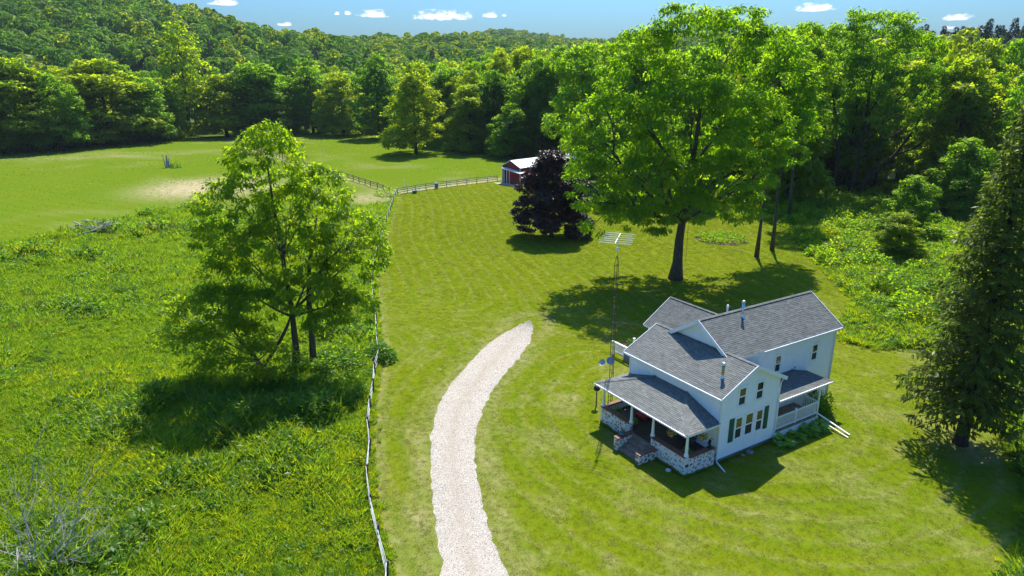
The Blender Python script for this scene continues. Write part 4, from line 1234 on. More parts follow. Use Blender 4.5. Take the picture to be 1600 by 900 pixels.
MB().bar((0, .25, .5), (0, .40, .98), .46, .03, (0, 1, 0)).build('backrest', M['wood_dark'], ch)
for u in (-.22, .22):
    for v in (-.19, .22): MB().bar((u, v, 0), (u, v, .42), .035, .035).build('leg', M['wood_dark'], ch)
def rock(name, u, v, r, seed, label, mat):
    rg = np.random.default_rng(seed); mb = MB(); x, y = to_world(u, v)
    prof = [(r * .8, -.03), (r * 1.02, r * .25), (r * .85, r * .6), (r * .4, r * .82)]; mb.lathe((0, 0, 0), prof, 9)
    mb.v = [(p[0] * rg.uniform(.8, 1.2), p[1] * rg.uniform(.8, 1.2), p[2] * rg.uniform(.85, 1.1)) for p in mb.v]
    o = mb.build(name, mat, None, False); o.location = (x, y, 0); tag(o, label, 'rock'); return o
rock('rock', -3.0, 1.0, .17, 3, 'pale rock in the shade below the porch wall', M['rock'])
rock('rock', 2.83, -.22, .26, 4, 'grey stone slab leaning at the gable wall foot', M['found'])
rock('rock', 2.2, -.2, .16, 5, 'small brown stone next to the slab at the wall foot', M['step_wood'])

# ------------------------------------------------------------------ barn
bx, by = -2.1, 151.2; brz = math.atan2(.72, .70)               # local x along the ridge, y across (left positive)
barn = empty('barn', (bx, by, 0), brz); tag(barn, 'small red barn with a white metal roof at the corral end', 'barn')
BW, BL, BH, BA = 5.4, 20.0, 3.75, 5.0
def boards(p0, d, length, z0, z1, gable=None, wname='wall', gap=()):
    w = MB(); n = int(length / .42); p0, d = Vector(p0), Vector(d)
    for i in range(n):
        s0, s1 = i * length / n, (i + 1) * length / n - .02
        if any(a < (s0 + s1) / 2 < b for a, b in gap): continue
        top = lambda s: (z1 + (gable - z1) * (1 - abs(s - length / 2) / (length / 2))) if gable else z1
        nn = Vector((d.y, -d.x, 0)) * (.012 * (i % 2))
        w.add([p0 + d * s0 + nn + Vector((0, 0, z0)), p0 + d * s1 + nn + Vector((0, 0, z0)), p0 + d * s1 + nn + Vector((0, 0, top(s1))), p0 + d * s0 + nn + Vector((0, 0, top(s0)))], [(0, 1, 2, 3)])
    return w.build(wname, M['red_barn'], barn)
boards((0, 0, 0), (0, -1, 0), BW, 0, BH, BA, gap=((.55, 1.35),))
boards((0, -BW, 0), (1, 0, 0), BL, 0, BH); boards((BL, 0, 0), (-1, 0, 0), BL, 0, BH); boards((BL, -BW, 0), (0, 1, 0), BW, 0, BH, BA)
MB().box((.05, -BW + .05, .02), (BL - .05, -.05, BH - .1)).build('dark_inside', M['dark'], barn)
rf = MB(); o_ = .35; sl_ = (BA - BH) / (BW / 2)
for sg in (0, 1):
    y0, y1 = (o_, -BW / 2) if sg == 0 else (-BW - o_, -BW / 2); ze = BH - o_ * sl_ + .1; zr = BA + .1
    rf.add([(-o_, y0, ze), (BL + o_, y0, ze), (BL + o_, y1, zr), (-o_, y1, zr), (-o_, y0, ze - .1), (BL + o_, y0, ze - .1), (BL + o_, y1, zr - .1), (-o_, y1, zr - .1)],
           [(0, 1, 2, 3), (7, 6, 5, 4), (0, 4, 5, 1), (1, 5, 6, 2), (2, 6, 7, 3), (3, 7, 4, 0)])
ro = rf.build('roof', M['metal_roof'], barn)
rib = MB()
for i in range(40):
    x_ = -o_ + .1 + i * .52
    for y0 in (o_, -BW - o_): rib.bar((x_, y0, BH - o_ * sl_ + .115), (x_, -BW / 2, BA + .115), .04, .03)
rib.build('roof_ribs', M['metal_roof'], ro, kind='stuff')
for y_ in (0, -.55, -1.35, -BW): MB().box((-.10, y_ - .06, 0), (-.02, y_ + .06, BH if y_ in (0, -BW) else 2.9)).build('trim_post', M['white'], barn)
MB().bar((-.07, -.50, 2.98), (-.07, -1.42, 2.98), .06, .14).build('door_lintel', M['white'], barn)
# lean-to canopy rail along the right front
MB().bar((-.9, -.7, 3.35), (-1.3, -BW - 1.3, 2.65), .10, .14).build('canopy_beam', M['white'], barn)
MB().add([(-.92, -.7, 3.42), (-1.32, -BW - 1.3, 2.72), (.0, -BW - 1.3, 2.80), (-.02, -.7, 3.52)], [(0, 1, 2, 3)]).build('canopy_roof', M['metal_roof'], barn)
for y_, z_ in ((-3.2, 3.05), (-6.4, 2.65)): MB().tube([(-1.1, y_, 0), (-1.1, y_, z_)], [.06, .06], 8).build('canopy_post', M['white'], barn)
MB().bar((-.28, .15, 0), (-.1, -.15, 1.5), .22, .05).build('leaning_board', M['white'], barn)
pad = sheet('concrete_pad', [(-4.2, 151.0), (-1.6, 150.6), (1.8, 147.2), (2.6, 145.4), (.6, 145.2), (-2.4, 148.6)], 2.0, .014, M['concrete']); tag(pad, 'pale concrete apron before the red barn', 'pavement')

# ------------------------------------------------------------------ fences
def fence(name, label, path, step, hgt, rails, post_r, mat_post, mat_rail, rail_r, wob=.0, seed=1, flat=False, lean=.0, wire=False):
    rg = np.random.default_rng(seed); P = np.array(path, float)
    seg = np.r_[0, np.cumsum(np.hypot(*np.diff(P, axis=0).T))]; n = int(seg[-1] / step)
    s = np.linspace(0, seg[-1], n + 1); pts = np.stack([np.interp(s, seg, P[:, 0]), np.interp(s, seg, P[:, 1])], -1) + rg.normal(0, wob, (n + 1, 2))
    root = empty(name, (pts[0][0], pts[0][1], 0)); tag(root, label, 'fence'); o0 = pts[0]
    tops = []
    for p in pts:
        h = hgt * rg.uniform(.93, 1.08); lx, ly = rg.normal(0, lean, 2); x_, y_ = p - o0
        MB().tube([(x_, y_, -.05), (x_ + lx * .5, y_ + ly * .5, h * .5), (x_ + lx, y_ + ly, h)], [post_r, post_r * .97, post_r * .9], 7).build('post', mat_post, root)
        tops.append((x_, y_, lx, ly))
    for i in range(n):
        for z_ in rails:
            (x1, y1, a1, b1), (x2, y2, a2, b2) = tops[i], tops[i + 1]; f = z_ / hgt; j = rg.normal(0, .025, 2); ofs = -post_r
            dx, dy = x2 - x1, y2 - y1; l_ = math.hypot(dx, dy); nx, ny = dy / l_ * ofs, -dx / l_ * ofs
            p, q_ = (x1 + a1 * f + nx, y1 + b1 * f + ny, z_ + j[0]), (x2 + a2 * f + nx, y2 + b2 * f + ny, z_ + j[1])
            if flat: MB().bar(p, q_, .035, rail_r * 2).build('rail', mat_rail, root)
            else: MB().tube([p, ((p[0] + q_[0]) / 2, (p[1] + q_[1]) / 2, (p[2] + q_[2]) / 2 - (.03 if wire else 0)), q_], [rail_r] * 3, 6).build('rail', mat_rail, root, True)
    return root


fence('rail_fence', 'weathered grey-white rail fence winding between the lawn and the tall weeds', FENCE_S, 2.9, 1.2, (.40, .75, 1.08), .06, M['wood_dark'], simple('pale_rail', (.46, .47, .47), .65, 0, .35, 3.0), .019, .07, 3, False, .05)
fence('corral_fence', 'grey post and rail corral fence running to the red barn', [(-22.8, 135.0), (-19, 140.2), (-13.6, 145.2), (-8, 149.7), (-3.2, 153.0)], 2.5, 1.35, (.45, .85, 1.22), .075, M['wood_grey'], M['wood_grey'], .07, .06, 4, True, .02)
fence('paddock_fence', 'dark wooden post and rail fence crossing the paddock behind the walnut tree', [(-24.6, 137.2), (-43, 164.5), (-52.5, 176.2), (-80.4, 217.4), (-104, 257.1)], 3.2, 1.3, (.5, .9, 1.2), .08, M['wood_dark'], M['wood_dark'], .06, .08, 5, True, .03)
for i, (px, py, w) in enumerate(((648, 299, 'low blue-grey tub against the corral fence corner'), (682, 292, 'upright blue-grey box on the corral fence'))):
    x, y = ground_at(px, py + 3); o = empty('feed_tub', (x, y, 0), .8); tag(o, w, 'feed tub')
    if i == 0:
        MB().lathe((0, 0, 0), [(.42, 0), (.55, .55), (.58, .6), (.5, .6), (.4, .1)], 16).build('tub', M['blue'], o, True); MB().lathe((0, 0, .45), [(.48, 0), (.48, .01)], 14).build('water', M['glass'], o)
    else:
        MB().box((-.32, -.22, .15), (.32, .22, 1.15)).build('box', M['blue'], o, bevel=.03); MB().box((-.35, -.25, 1.15), (.35, .25, 1.22)).build('lid', M['grey_dish'], o)
for i, (px, py, h, w) in enumerate(((505, 241, 1.8, 'thin white post alone in the far paddock'), (632, 296, 2.0, 'pale post at the corral corner gate'))):
    x, y = ground_at(px, py); o = empty('marker_post', (x, y, 0)); tag(o, w, 'post')
    MB().tube([(0, 0, 0), (0, 0, h)], [.07, .06], 8).build('shaft', M['white'], o); MB().lathe((0, 0, h), [(.09, 0), (.09, .05), (.03, .1)], 8).build('post_cap', M['white'], o)
# ------------------------------------------------------------------ named trees near the house
# walnut with two trunks
wal_l = np.array([(-.7, .3, 16.4, 3.0, 3.0, 2.9), (-3.3, -.8, 13.3, 2.8, 2.8, 2.5), (2.2, .8, 14.0, 2.9, 2.9, 2.6), (5.4, -.4, 11.4, 2.5, 2.5, 1.9), (-.2, -1.2, 10.6, 3.3, 3.2, 2.3), (-3.6, .8, 9.0, 2.6, 2.6, 1.9),
                  (5.0, .8, 8.4, 2.5, 2.5, 1.8), (2.0, -1.6, 7.3, 2.4, 2.4, 1.6), (5.4, -1.0, 5.8, 1.7, 1.7, 1.2), (.4, 2.4, 12.5, 2.9, 2.9, 2.4), (-5.0, 0, 11.0, 1.8, 1.8, 1.4), (2.6, 2.2, 9.8, 2.5, 2.5, 1.8), (-.4, 0, 18.4, 1.5, 1.5, 1.2), (-2.4, 1.2, 15.2, 1.9, 1.9, 1.5), (-4.4, -1.2, 6.6, 2.3, 2.2, 1.4), (-1.2, -2.2, 6.4, 2.0, 1.9, 1.2), (3.4, -1.8, 5.0, 1.7, 1.7, 1.0), (6.2, .4, 9.9, 1.7, 1.7, 1.2)])
rg = np.random.default_rng(41)
wt = tree_meshes('walnut', 41, wal_l, [(0, 0, -.2), (.1, .05, 2.5), (.05, .1, 5.5), (-.2, .1, 9), (-.5, .2, 13), (-.7, .2, 16.5)], .30, 760, 50, .31, .44, .60, M['leaf_walnut'], M['bark'], 11, 7, True, .8, .8, .78)
wal = put_tree('walnut_tree', wt, -17.3, 50.4, label='tall yellow-green walnut tree with twin trunks in the weeds beside the fence')
tk = MB(); tk.tube([(1.25, .45, -.2), (1.3, .5, 3), (1.35, .5, 6.2), (1.6, .6, 9), (2.4, .9, 12.5)], [.30, .24, .2, .15, .06], 9)
tk.tube([(1.35, .5, 5.6), (2.6, .2, 7.2), (4.6, .3, 9.0)], [.13, .1, .05], 6); tk.tube([(1.4, .5, 6.8), (3.0, 0, 9.2), (5.0, -.3, 11.0)], [.12, .09, .04], 6)
tk.build('trunk', M['bark'], wal, True)
# leaning shrubby tree at its foot
ln_l = np.array([(-2.8, -.5, 5.6, 2.2, 2.0, 1.4), (-4.6, .2, 5.0, 2.0, 1.8, 1.3), (-1.6, -.8, 3.6, 2.1, 2.0, 1.4), (-4.2, -.8, 3.0, 2.0, 1.9, 1.2), (-.2, -.6, 2.4, 1.8, 1.8, 1.2), (-2.6, .8, 7.2, 1.7, 1.7, 1.2), (-6.0, -.3, 3.8, 1.5, 1.5, .9), (.9, -.4, 1.4, 1.5, 1.5, .8), (-2.4, -1.2, 1.5, 2.0, 1.7, .9)])
ln = tree_meshes('box_elder', 43, ln_l, [(0, 0, -.2), (-.5, 0, 1.2), (-1.4, 0, 2.6), (-2.4, 0, 4.2), (-3.1, .1, 5.6)], .16, 300, 36, .26, .45, .55, M['leaf_wood_b'], M['bark'], 9, 6, True, .35, .9, .7)
put_tree('box_elder', ln, -19.0, 49.0, s=1.12, label='low spreading yellowish tree leaning out from the foot of the walnut')
o = MB().tube([(-20.4, 49.6, 0), (-19.2, 49.7, 1.5), (-18.2, 49.9, 3.0), (-17.5, 50.0, 4.3), (-17.1, 50.2, 5.6)], [.16, .15, .13, .12, .09], 8).build('fallen_trunk', M['bark'], None, True)
tag(o, 'bare trunk leaning across the foot of the walnut tree', 'trunk')

# the big shade tree
big_l = np.array([(1.5, 0, 24.6, 6.2, 6.0, 5.0), (-5.0, 1, 23.4, 5.0, 5, 4.4), (6.6, -1, 23.6, 4.8, 5, 4.4), (-8.4, 0, 17.0, 4.8, 4.8, 4.2), (-.6, -3.4, 17.8, 6.2, 5.4, 5.0), (7.2, 1, 17.0, 4.6, 5, 4.2), (-10.2, -.6, 11.4, 3.7, 4, 3.2),
                  (-4.2, -3.0, 11.4, 4.6, 4, 3.4), (4.6, -2.4, 11.8, 4.6, 4.4, 3.0), (-10.3, -1.0, 7.6, 2.9, 2.9, 2.0), (-6.4, -2.2, 7.6, 2.8, 2.8, 1.9), (.6, 3.6, 17.5, 6, 5, 5.2), (-3.5, 4.2, 12, 5, 4.5, 3.6), (5.5, 4, 12.5, 4.6, 4.4, 3.4),
                  (-1.5, 0, 28.0, 2.6, 2.6, 2.0), (4.8, 0, 28.0, 2.4, 2.4, 1.9), (9.2, 0, 13.6, 2.6, 2.8, 2.4), (0, -4.6, 9.4, 2.8, 2.4, 1.6), (5.6, -1.5, 8.2, 2.9, 2.8, 1.7), (-3.4, -4.2, 8.2, 2.6, 2.4, 1.5), (8.0, .5, 10.2, 2.4, 2.4, 1.8)])
bt = tree_meshes('shade_tree', 51, big_l, [(0, 0, -.3), (.1, 0, 2.0), (.1, 0, 4.6), (.4, .2, 7.5), (.9, .2, 12), (1.2, 0, 17), (1.4, 0, 23)], .68, 1350, 58, .38, .50, .85, M['leaf_big'], M['bark'], 14, 8, True, .75, .85, .74)
put_tree('shade_tree', bt, 19.2, 76.8, label='huge bright green shade tree with one thick trunk on the lawn behind the house')
o = MB().tube([(20.0, 76.0, 6.6), (20.02, 76.0, 4.2), (20.0, 76.0, 2.4)], [.02] * 3, 5).add([], []).build('rope', M['wood_dark'], None); tag(o, 'thin rope hanging from the big shade tree limb', 'rope')

# copper-leaved maple
pur_l = lobes_for(np.random.default_rng(8), 12.7, .1, 4.9, 15)
pt_ = tree_meshes('purple_maple', 61, pur_l, [(0, 0, -.2), (0, 0, 1.6), (.1, 0, 4), (0, 0, 8), (0, 0, 11)], .28, 760, 52, .34, .75, .60, M['leaf_purple'], M['bark_dark'], 10, 6, True, .3, .9, .7, .1)
put_tree('copper_maple', pt_, 5.8, 98.2, label='dark purple leaved maple standing on the lawn before the barn')

# slender trees at the wood edge
sl_l = np.array([(0, 0, 19, 2.6, 2.6, 4.2), (1.4, .5, 23.5, 2.6, 2.6, 2.8), (-1.5, -.5, 21.5, 2.2, 2.2, 2.6), (1.8, -.6, 17.2, 2.2, 2.2, 2.2), (-1.7, .6, 16.0, 2.0, 2.0, 2.0), (.3, 0, 26, 1.7, 1.7, 1.6), (-.8, -.8, 13.0, 1.8, 1.8, 1.5)])
slm = [tree_meshes('slender_tree%d' % i, 71 + i, sl_l * np.array([1, 1, 1, f, f, 1]), [(0, 0, -.2), (.08, 0, 4), (.2, .1, 8), (.3, 0, 13), (.3, 0, 19), (.3, 0, 25)], .24, 330, 48, .38, .45, .75, M['leaf_big'], M['bark'], 9, 6, True, .75, .85) for i, f in enumerate((1.0, 1.25))]
put_tree('slender_tree', slm[0], 32.2, 87.0, rz=0, label='first slender bare-trunked tree right of the big shade tree', group='slender trees at the wood edge')
put_tree('slender_tree', slm[1], 35.5, 90.5, rz=1.2, s=1.0, label='middle slender bare-trunked tree right of the big shade tree', group='slender trees at the wood edge')
put_tree('slender_tree', slm[0], 45.3, 110, rz=2.6, s=1.1, label='farthest slender trunk, standing in the weeds behind the other two', group='slender trees at the wood edge')

# many-stemmed giant on the right
mu_l = np.array([(-6, 0, 27, 5.2, 5, 4.6), (1, 0, 29.5, 5.4, 5, 4.2), (8, 0, 26, 5.2, 5, 4.6), (-9, 1, 20, 4.6, 5, 4), (-2, -3, 22, 5, 4.5, 4), (6, -3, 20.5, 5, 4.5, 4), (12.5, 0, 20.5, 4.6, 4.6, 3.8), (-8, -2, 14, 3.6, 3.8, 3), (12, -1, 14.5, 3.8, 3.8, 2.8), (3, -5, 15.5, 3.8, 3.2, 2.2), (2, 4, 23, 6, 4, 5), (15, 0, 16.5, 3, 3, 2.4), (-3, 0, 32.4, 2.4, 2.4, 1.9), (5, 0, 31.6, 2.6, 2.6, 2)])
mt_ = tree_meshes('many_stem', 81, mu_l, [(0, 0, -.2), (.3, 0, 3), (.8, 0, 8), (1.0, 0, 15), (1, 0, 24)], .55, 900, 54, .46, .48, 1.0, M['leaf_big'], M['bark_dark'], 13, 7, True, .75, .85)
mst = put_tree('spreading_tree', mt_, 65.5, 132.0, label='giant tree with several dark stems fanning out at the wood edge')
ms = MB(); ms.tube([(-2.8, .5, -.2), (-2.9, .5, 4), (-3.2, .4, 9), (-4.5, .3, 15), (-6.5, .2, 22)], [.52, .44, .36, .26, .1], 9)
ms.tube([(.6, -.4, -.2), (3.0, -.6, 4.2), (7.0, -.9, 8.2), (9.8, -.7, 12.5), (12.2, -.4, 18)], [.46, .40, .32, .24, .1], 9); ms.tube([(7, -.9, 8.2), (10.5, -1.2, 9.6), (15, -1.2, 13.5)], [.2, .16, .06], 7)
ms.build('trunk', M['bark_dark'], mst, True)

# spruce
def spruce_meshes(seed, H=22.5, base=2.4, rmax=4.2):
    rg = np.random.default_rng(seed); tr = MB(); tr.tube([(0, 0, -.2), (0, 0, .4), (.05, 0, 3), (0, .05, 9), (0, 0, 16), (0, 0, H)], [.55, .42, .34, .24, .13, .02], 10)
    P, D, Nn, L, W, T = [], [], [], [], [], []
    z = base
    while z < H - .3:
        f = (z - base) / (H - base); nb = int(7 + 3 * rg.random()); a0 = rg.random() * 6.28
        for k in range(nb):
            a = a0 + 6.283 * k / nb + rg.normal(0, .18); r = rmax * ((1 - f) ** .82) * rg.uniform(.62, 1.12) * (.82 + .18 * min(1, f * 6)) + .25
            d = np.array([math.cos(a), math.sin(a), 0]); s_ = np.array([-d[1], d[0], 0]); n = 5
            tt = np.linspace(0, 1, n); rise = .12 - .42 * (1 - f); path = [np.array([0, 0, z]) + d * r * t_ + np.array([0, 0, r * (rise * t_ + .14 * t_ * t_ * (1 - f))]) for t_ in tt]
            tr.tube(path, np.linspace(.05 * (1 - f) + .012, .008, n), 4, False)
            m = max(6, int(r * 10)); ti = rg.random()
            t_ = .18 + .82 * rg.random(m) ** .8; pos = np.stack([np.interp(t_, tt, [p[i] for p in path]) for i in range(3)], -1)
            sd = rg.choice([-1, 1], m)[:, None]; tw = (r * .26 * (1.05 - t_ * .75))[:, None] * rg.random((m, 1))
            pos = pos + s_ * sd * tw + np.array([0, 0, -1]) * tw * .32 + rg.normal(0, .04, (m, 3))
            dd = d * .55 + s_ * sd * .75 + np.array([0, 0, -.42]) + rg.normal(0, .28, (m, 3))
            P.append(pos); D.append(dd); Nn.append(np.array([0, 0, 1.]) + rg.normal(0, .5, (m, 3))); l = rg.uniform(.34, .66, m) * (.75 + .25 * (1 - f)); L.append(l); W.append(l * .30); T.append(np.full(m, ti))
            # hanging needles
            P.append(pos); D.append(dd * .4 + np.array([0, 0, -.9])); Nn.append(d + rg.normal(0, .6, (m, 3))); L.append(l * .7); W.append(l * .24); T.append(np.full(m, ti))
        z += .34 * rg.uniform(.8, 1.2)
    V, F = leaves(np.concatenate(P), np.concatenate(D), np.concatenate(Nn), np.concatenate(L), np.concatenate(W))
    return tr.mesh('spruce_trunk', M['bark_dark'], True), np_mesh('spruce_crown', V, [F], M['leaf_spruce'], False, {'tint': np.repeat(np.concatenate(T), 4)})


spm = spruce_meshes(91)
put_tree('spruce_tree', spm, 29.2, 39.4, label='dark olive spruce with drooping boughs at the right side of the lawn')

# ------------------------------------------------------------------ woodland kinds
def wood(seed, h, base, rad, mat, tips=560, per=32, L=.52, W=.55, flat=1.0, limbs=9, nl=12, top=.3, clump=.85, bark='bark_dark'):
    rg = np.random.default_rng(seed); lb = lobes_for(rg, h, base, rad, nl, top, flat)
    return tree_meshes('wood%d' % seed, seed, lb, [(0, 0, -.3), (.1, 0, h * .12), (rg.uniform(-.3, .3), .1, h * .35), (rg.uniform(-.4, .4), 0, h * .62), (0, 0, h * .88)], .016 * h, tips, per, L, W, clump, mat, M[bark], limbs, 5, False, .65, .9, .72, .38)


WD = [wood(101, 20, .1, 5.6, M['leaf_wood_a'], nl=14, tips=640), wood(102, 20, .1, 4.6, M['leaf_wood_b'], nl=16, tips=640), wood(103, 20, 3.0, 6.2, M['leaf_wood_c']), wood(104, 20, 1.6, 3.9, M['leaf_wood_a'], nl=15, top=.5),
      wood(105, 20, 4.5, 4.2, M['leaf_wood_b'], tips=230, per=20, L=.5), wood(106, 20, .8, 6.0, M['leaf_wood_c'], nl=14)]
WR = [5.6, 4.6, 6.2, 3.9, 4.2, 6.0]
LM = [M['leaf_wood_a'], M['leaf_wood_b'], M['leaf_wood_c']]
CP, SP = math.cos(PITCH), math.sin(PITCH)


def edge_tree(px, pyb, pyt, hw, k, lm, label, name='woodland_tree', group='trees along the wood edge', i=0):
    x, y = ground_at(px, pyb)
    u = -(pyt - 450) / 1067.0; zt = CAM_H + (-SP + u * CP) * y / (CP + u * SP); depth = y * CP - (zt * .5 - CAM_H) * SP
    s = hw * depth / 1067.0 / WR[k]; H = zt / 20.0 / 1.0
    return put_tree(name, WD[k], x, y, 0, i * 1.7, s, H, label, group, leafm=LM[lm])


EDGE = [(-25, 240, 100, 60, 0, 0, 'green tree cut by the photo edge at the start of the treeline'), (38, 238, 90, 58, 1, 1, 'large yellow-green tree, first full crown of the treeline beside the paddock'),
        (100, 236, 118, 40, 5, 0, 'darker tree squeezed between two yellow-green crowns at the paddock edge'), (172, 225, 92, 66, 1, 1, 'broad yellow-green tree, second big crown along the paddock treeline'),
        (236, 222, 122, 40, 0, 0, 'darker rounded tree just before the tall sparse tree'), (266, 216, 135, 30, 5, 0, 'small dark tree at the foot of the tall sparse tree'),
        (355, 214, 116, 40, 1, 1, 'rounded yellow-green tree just past the tall sparse tree'), (410, 212, 98, 42, 3, 0, 'upright green tree behind the paddock fence corner'),
        (452, 208, 118, 36, 2, 0, 'middle-green tree behind the top of the walnut'), (490, 208, 105, 40, 5, 0, 'shaded tree beside the round yellow tree of the far paddock'),
        (537, 211, 114, 42, 0, 1, 'round yellow-topped tree casting shade on the far paddock'), (592, 216, 88, 40, 5, 2, 'dark tree between the round yellow tree and the lone paddock tree'),
        (650, 240, 98, 44, 0, 1, 'tall full tree standing forward alone in the far paddock'), (705, 226, 105, 36, 3, 0, 'slim green tree just behind the lone paddock tree'),
        (735, 238, 132, 34, 1, 1, 'pale green tree at the paddock edge left of the barn'), (772, 236, 110, 38, 2, 2, 'deep green tree left of the barn'),
        (797, 246, 162, 34, 0, 0, 'small bright tree directly behind the barn gable'), (835, 240, 96, 44, 5, 0, 'dark spreading tree behind the barn roof'),
        (880, 244, 72, 46, 2, 0, 'tall tree behind the copper maple')]
for i, e in enumerate(EDGE): edge_tree(*e, i=i)
edge_tree(298, 213, 36, 42, 4, 1, 'tall sparse tree with bare branches rising over the treeline', 'sparse_tree', None, 3)

# trees of the wood on the right and behind the big tree (surveyed by hand: x, y, height, radius, kind, colour)
RIGHT = [(24, 133, 30, 7.0, 0, 0, 'tall tree behind the left side of the big shade tree'), (15, 150, 29, 7.0, 2, 0, 'towering tree whose top shows left of the big shade tree'), (36, 130, 27, 6.0, 5, 2, 'dark tree filling the gap behind the big shade tree trunk'),
         (50, 124, 30, 6.0, 1, 1, 'yellow-green tree behind the slender trunks'), (55, 140, 32, 6.5, 2, 0, 'tall tree between the slender trunks and the many-stemmed giant'),
         (82, 128, 26, 6.5, 1, 1, 'bright tree to the right of the many-stemmed giant'), (92, 120, 29, 7.0, 0, 0, 'large green tree near the right end of the wood edge'), (74, 112, 13, 5.0, 0, 0, 'small tree in shade below the many-stemmed giant'),
         (84, 104, 16, 5.5, 1, 0, 'mid-height tree at the weedy wood margin'), (72, 92, 18, 5.5, 0, 1, 'bright young tree behind the spruce'), (66, 78, 17, 5.2, 1, 1, 'light green tree right of the shrub patch, behind the spruce boughs'),
         (56, 60, 15, 5.0, 0, 0, 'green tree at the photo edge behind the spruce'), (48, 42, 6.5, 3.6, 0, 0, 'low leafy tree at the photo edge past the spruce'),
         (58, 98, 9, 3.6, 0, 0, 'small leafy tree among the weeds at the wood margin'), (50, 86, 6, 2.8, 1, 1, 'bushy sapling in the weed patch right of the slender trees')]
for i, (x, y, h, r_, k, lm, w) in enumerate(RIGHT):
    put_tree('woodland_tree', WD[k], x, y, 0, i * 2.1, r_ / WR[k], h / 20.0, w, 'trees of the wood at the right', leafm=LM[lm])

LINE = np.array([(-260, 190), (-200, 215), (-151, 220), (-141, 254), (-125, 280), (-104, 290), (-67, 296), (-45, 284), (-30, 234), (-5, 214), (14, 200), (20, 168), (30, 142), (45, 138), (60, 146), (78, 138), (95, 124), (86, 96), (72, 66), (62, 44), (58, 25)], float)
wood_poly = np.concatenate([LINE, [(120, 20), (330, 120), (330, 345), (-330, 345)]])
rg = np.random.default_rng(17); pts = []
cand = np.stack([rg.uniform(-250, 240, 9000), rg.uniform(25, 345, 9000)], -1)
ok = inside(wood_poly, cand[:, 0], cand[:, 1]) & (np.abs(np.degrees(np.arctan2(cand[:, 0], cand[:, 1]))) < 39) & (np.hypot(cand[:, 0], cand[:, 1]) < 335)
ok &= ~((cand[:, 0] > -172) & (cand[:, 0] < -118) & (cand[:, 1] > 300))                       # a clearing behind the treeline
ok &= ~((np.hypot(cand[:, 0] - 65, cand[:, 1] - 128) < 8))
for p in cand[ok]:
    if all((p[0] - q_[0]) ** 2 + (p[1] - q_[1]) ** 2 > 60 for q_ in pts): pts.append(p)
pts = np.array(pts); dl_ = dist_poly(LINE, pts[:, 0], pts[:, 1]); order = np.argsort(dl_)
near_w, far_w = pts[order[:230]], pts[order[230:]]


def wood_h(x, y): return np.interp(x, [-200, -120, -40, 0, 40, 100], [23, 24, 24, 29, 29, 27])


ZONES = [(-34, 'behind the first big crown of the paddock treeline'), (-29.5, 'behind the second big crown of the paddock treeline'), (-25, 'round the foot of the tall sparse tree'), (-20.5, 'past the paddock fence corner'), (-16, 'above the top of the walnut'),
         (-12.5, 'behind the round yellow tree of the far paddock'), (-8, 'behind the lone paddock tree'), (-3.5, 'to the left of the barn'), (1, 'straight behind the barn'), (6, 'behind the copper maple'), (13, 'hidden behind the big shade tree'), (21, 'behind the slender trunks'),
         (27, 'behind the many-stemmed giant'), (32, 'below the dark pine hill'), (37, 'at the photo edge behind the spruce')]
for i, (x, y) in enumerate(near_w):
    zone = ZONES[int(np.argmin([abs(math.degrees(math.atan2(x, y)) - z_[0]) for z_ in ZONES]))][1]
    k = rg.integers(0, 6); k = 0 if k == 4 and rg.random() < .7 else k; lm_ = int(rg.choice(3, p=(.42, .42, .16))); h = wood_h(x, y) * rg.uniform(.78, 1.12); r_ = rg.uniform(4.6, 6.6)
    put_tree('wood_tree', WD[k], x, y, 0, rg.random() * 6.28, r_ / WR[k], h / 20.0, '%s tree inside the wood, %s' % (('mid-green', 'yellow-green', 'dark green')[lm_], zone), 'trees inside the wood', leafm=LM[lm_])

# far wood and hillside forest: one mass
def far_head(seed, h, rad, mat, n=950, L=1.5):
    rg = np.random.default_rng(seed); lb = lobes_for(rg, h, h * .25, rad, 8, .42); lb[:, 3:] *= 1.12
    k = rg.choice(len(lb), n * 2, p=lb[:, 3] ** 2 / (lb[:, 3] ** 2).sum()); d = unit(rg.normal(size=(n * 2, 3)) + np.array([0, 0, .55])); P = lb[k, :3] + d * lb[k, 3:] * rg.uniform(.9, 1.04, (n * 2, 1))
    q_ = np.linalg.norm((P[:, None] - lb[None, :, :3]) / lb[None, :, 3:], axis=2); ok_ = ~(q_ < .88).any(1); P, d, k = P[ok_][:n], d[ok_][:n], k[ok_][:n]; m = len(P)
    D = np.cross(d, rg.normal(size=(m, 3))) + d * .25 + np.array([0, 0, -.25]); l = L * rg.uniform(.6, 1.3, m); V, F = leaves(P - unit(D) * l[:, None] * .4, D, d + rg.normal(0, .22, (m, 3)), l, l * .75, .12)
    tl = rg.random(len(lb)); return np_mesh('far_head', V, [F], mat, False, {'tint': np.repeat(np.clip(tl[k] + rg.normal(0, .15, m), 0, 1), 4)})


FARK = [far_head(111 + i, 15, 6.4, M['leaf_far']) for i in range(3)] + [far_head(115, 17, 5.6, M['leaf_wood_b']), far_head(116, 13, 7.2, M['leaf_far'])]


def pine_mesh(seed):
    rg = np.random.default_rng(seed); n = 900; z = 1 + 17 * rg.random(n) ** 1.25; a = rg.random(n) * 6.28; r = (1 - z / 18.6) * 3.6 * rg.uniform(.4, 1.1, n) + .1
    P = np.stack([np.cos(a) * r, np.sin(a) * r, z], -1); D = np.stack([np.cos(a), np.sin(a), np.full(n, -.35)], -1) + rg.normal(0, .3, (n, 3)); l = rg.uniform(.8, 1.6, n)
    V, F = leaves(P, D, np.array([0, 0, 1.]) + rg.normal(0, .4, (n, 3)), l, l * .4); return np_mesh('pine', V, [F], M['leaf_pine'], False, {'tint': np.repeat(rg.random(n), 4)})


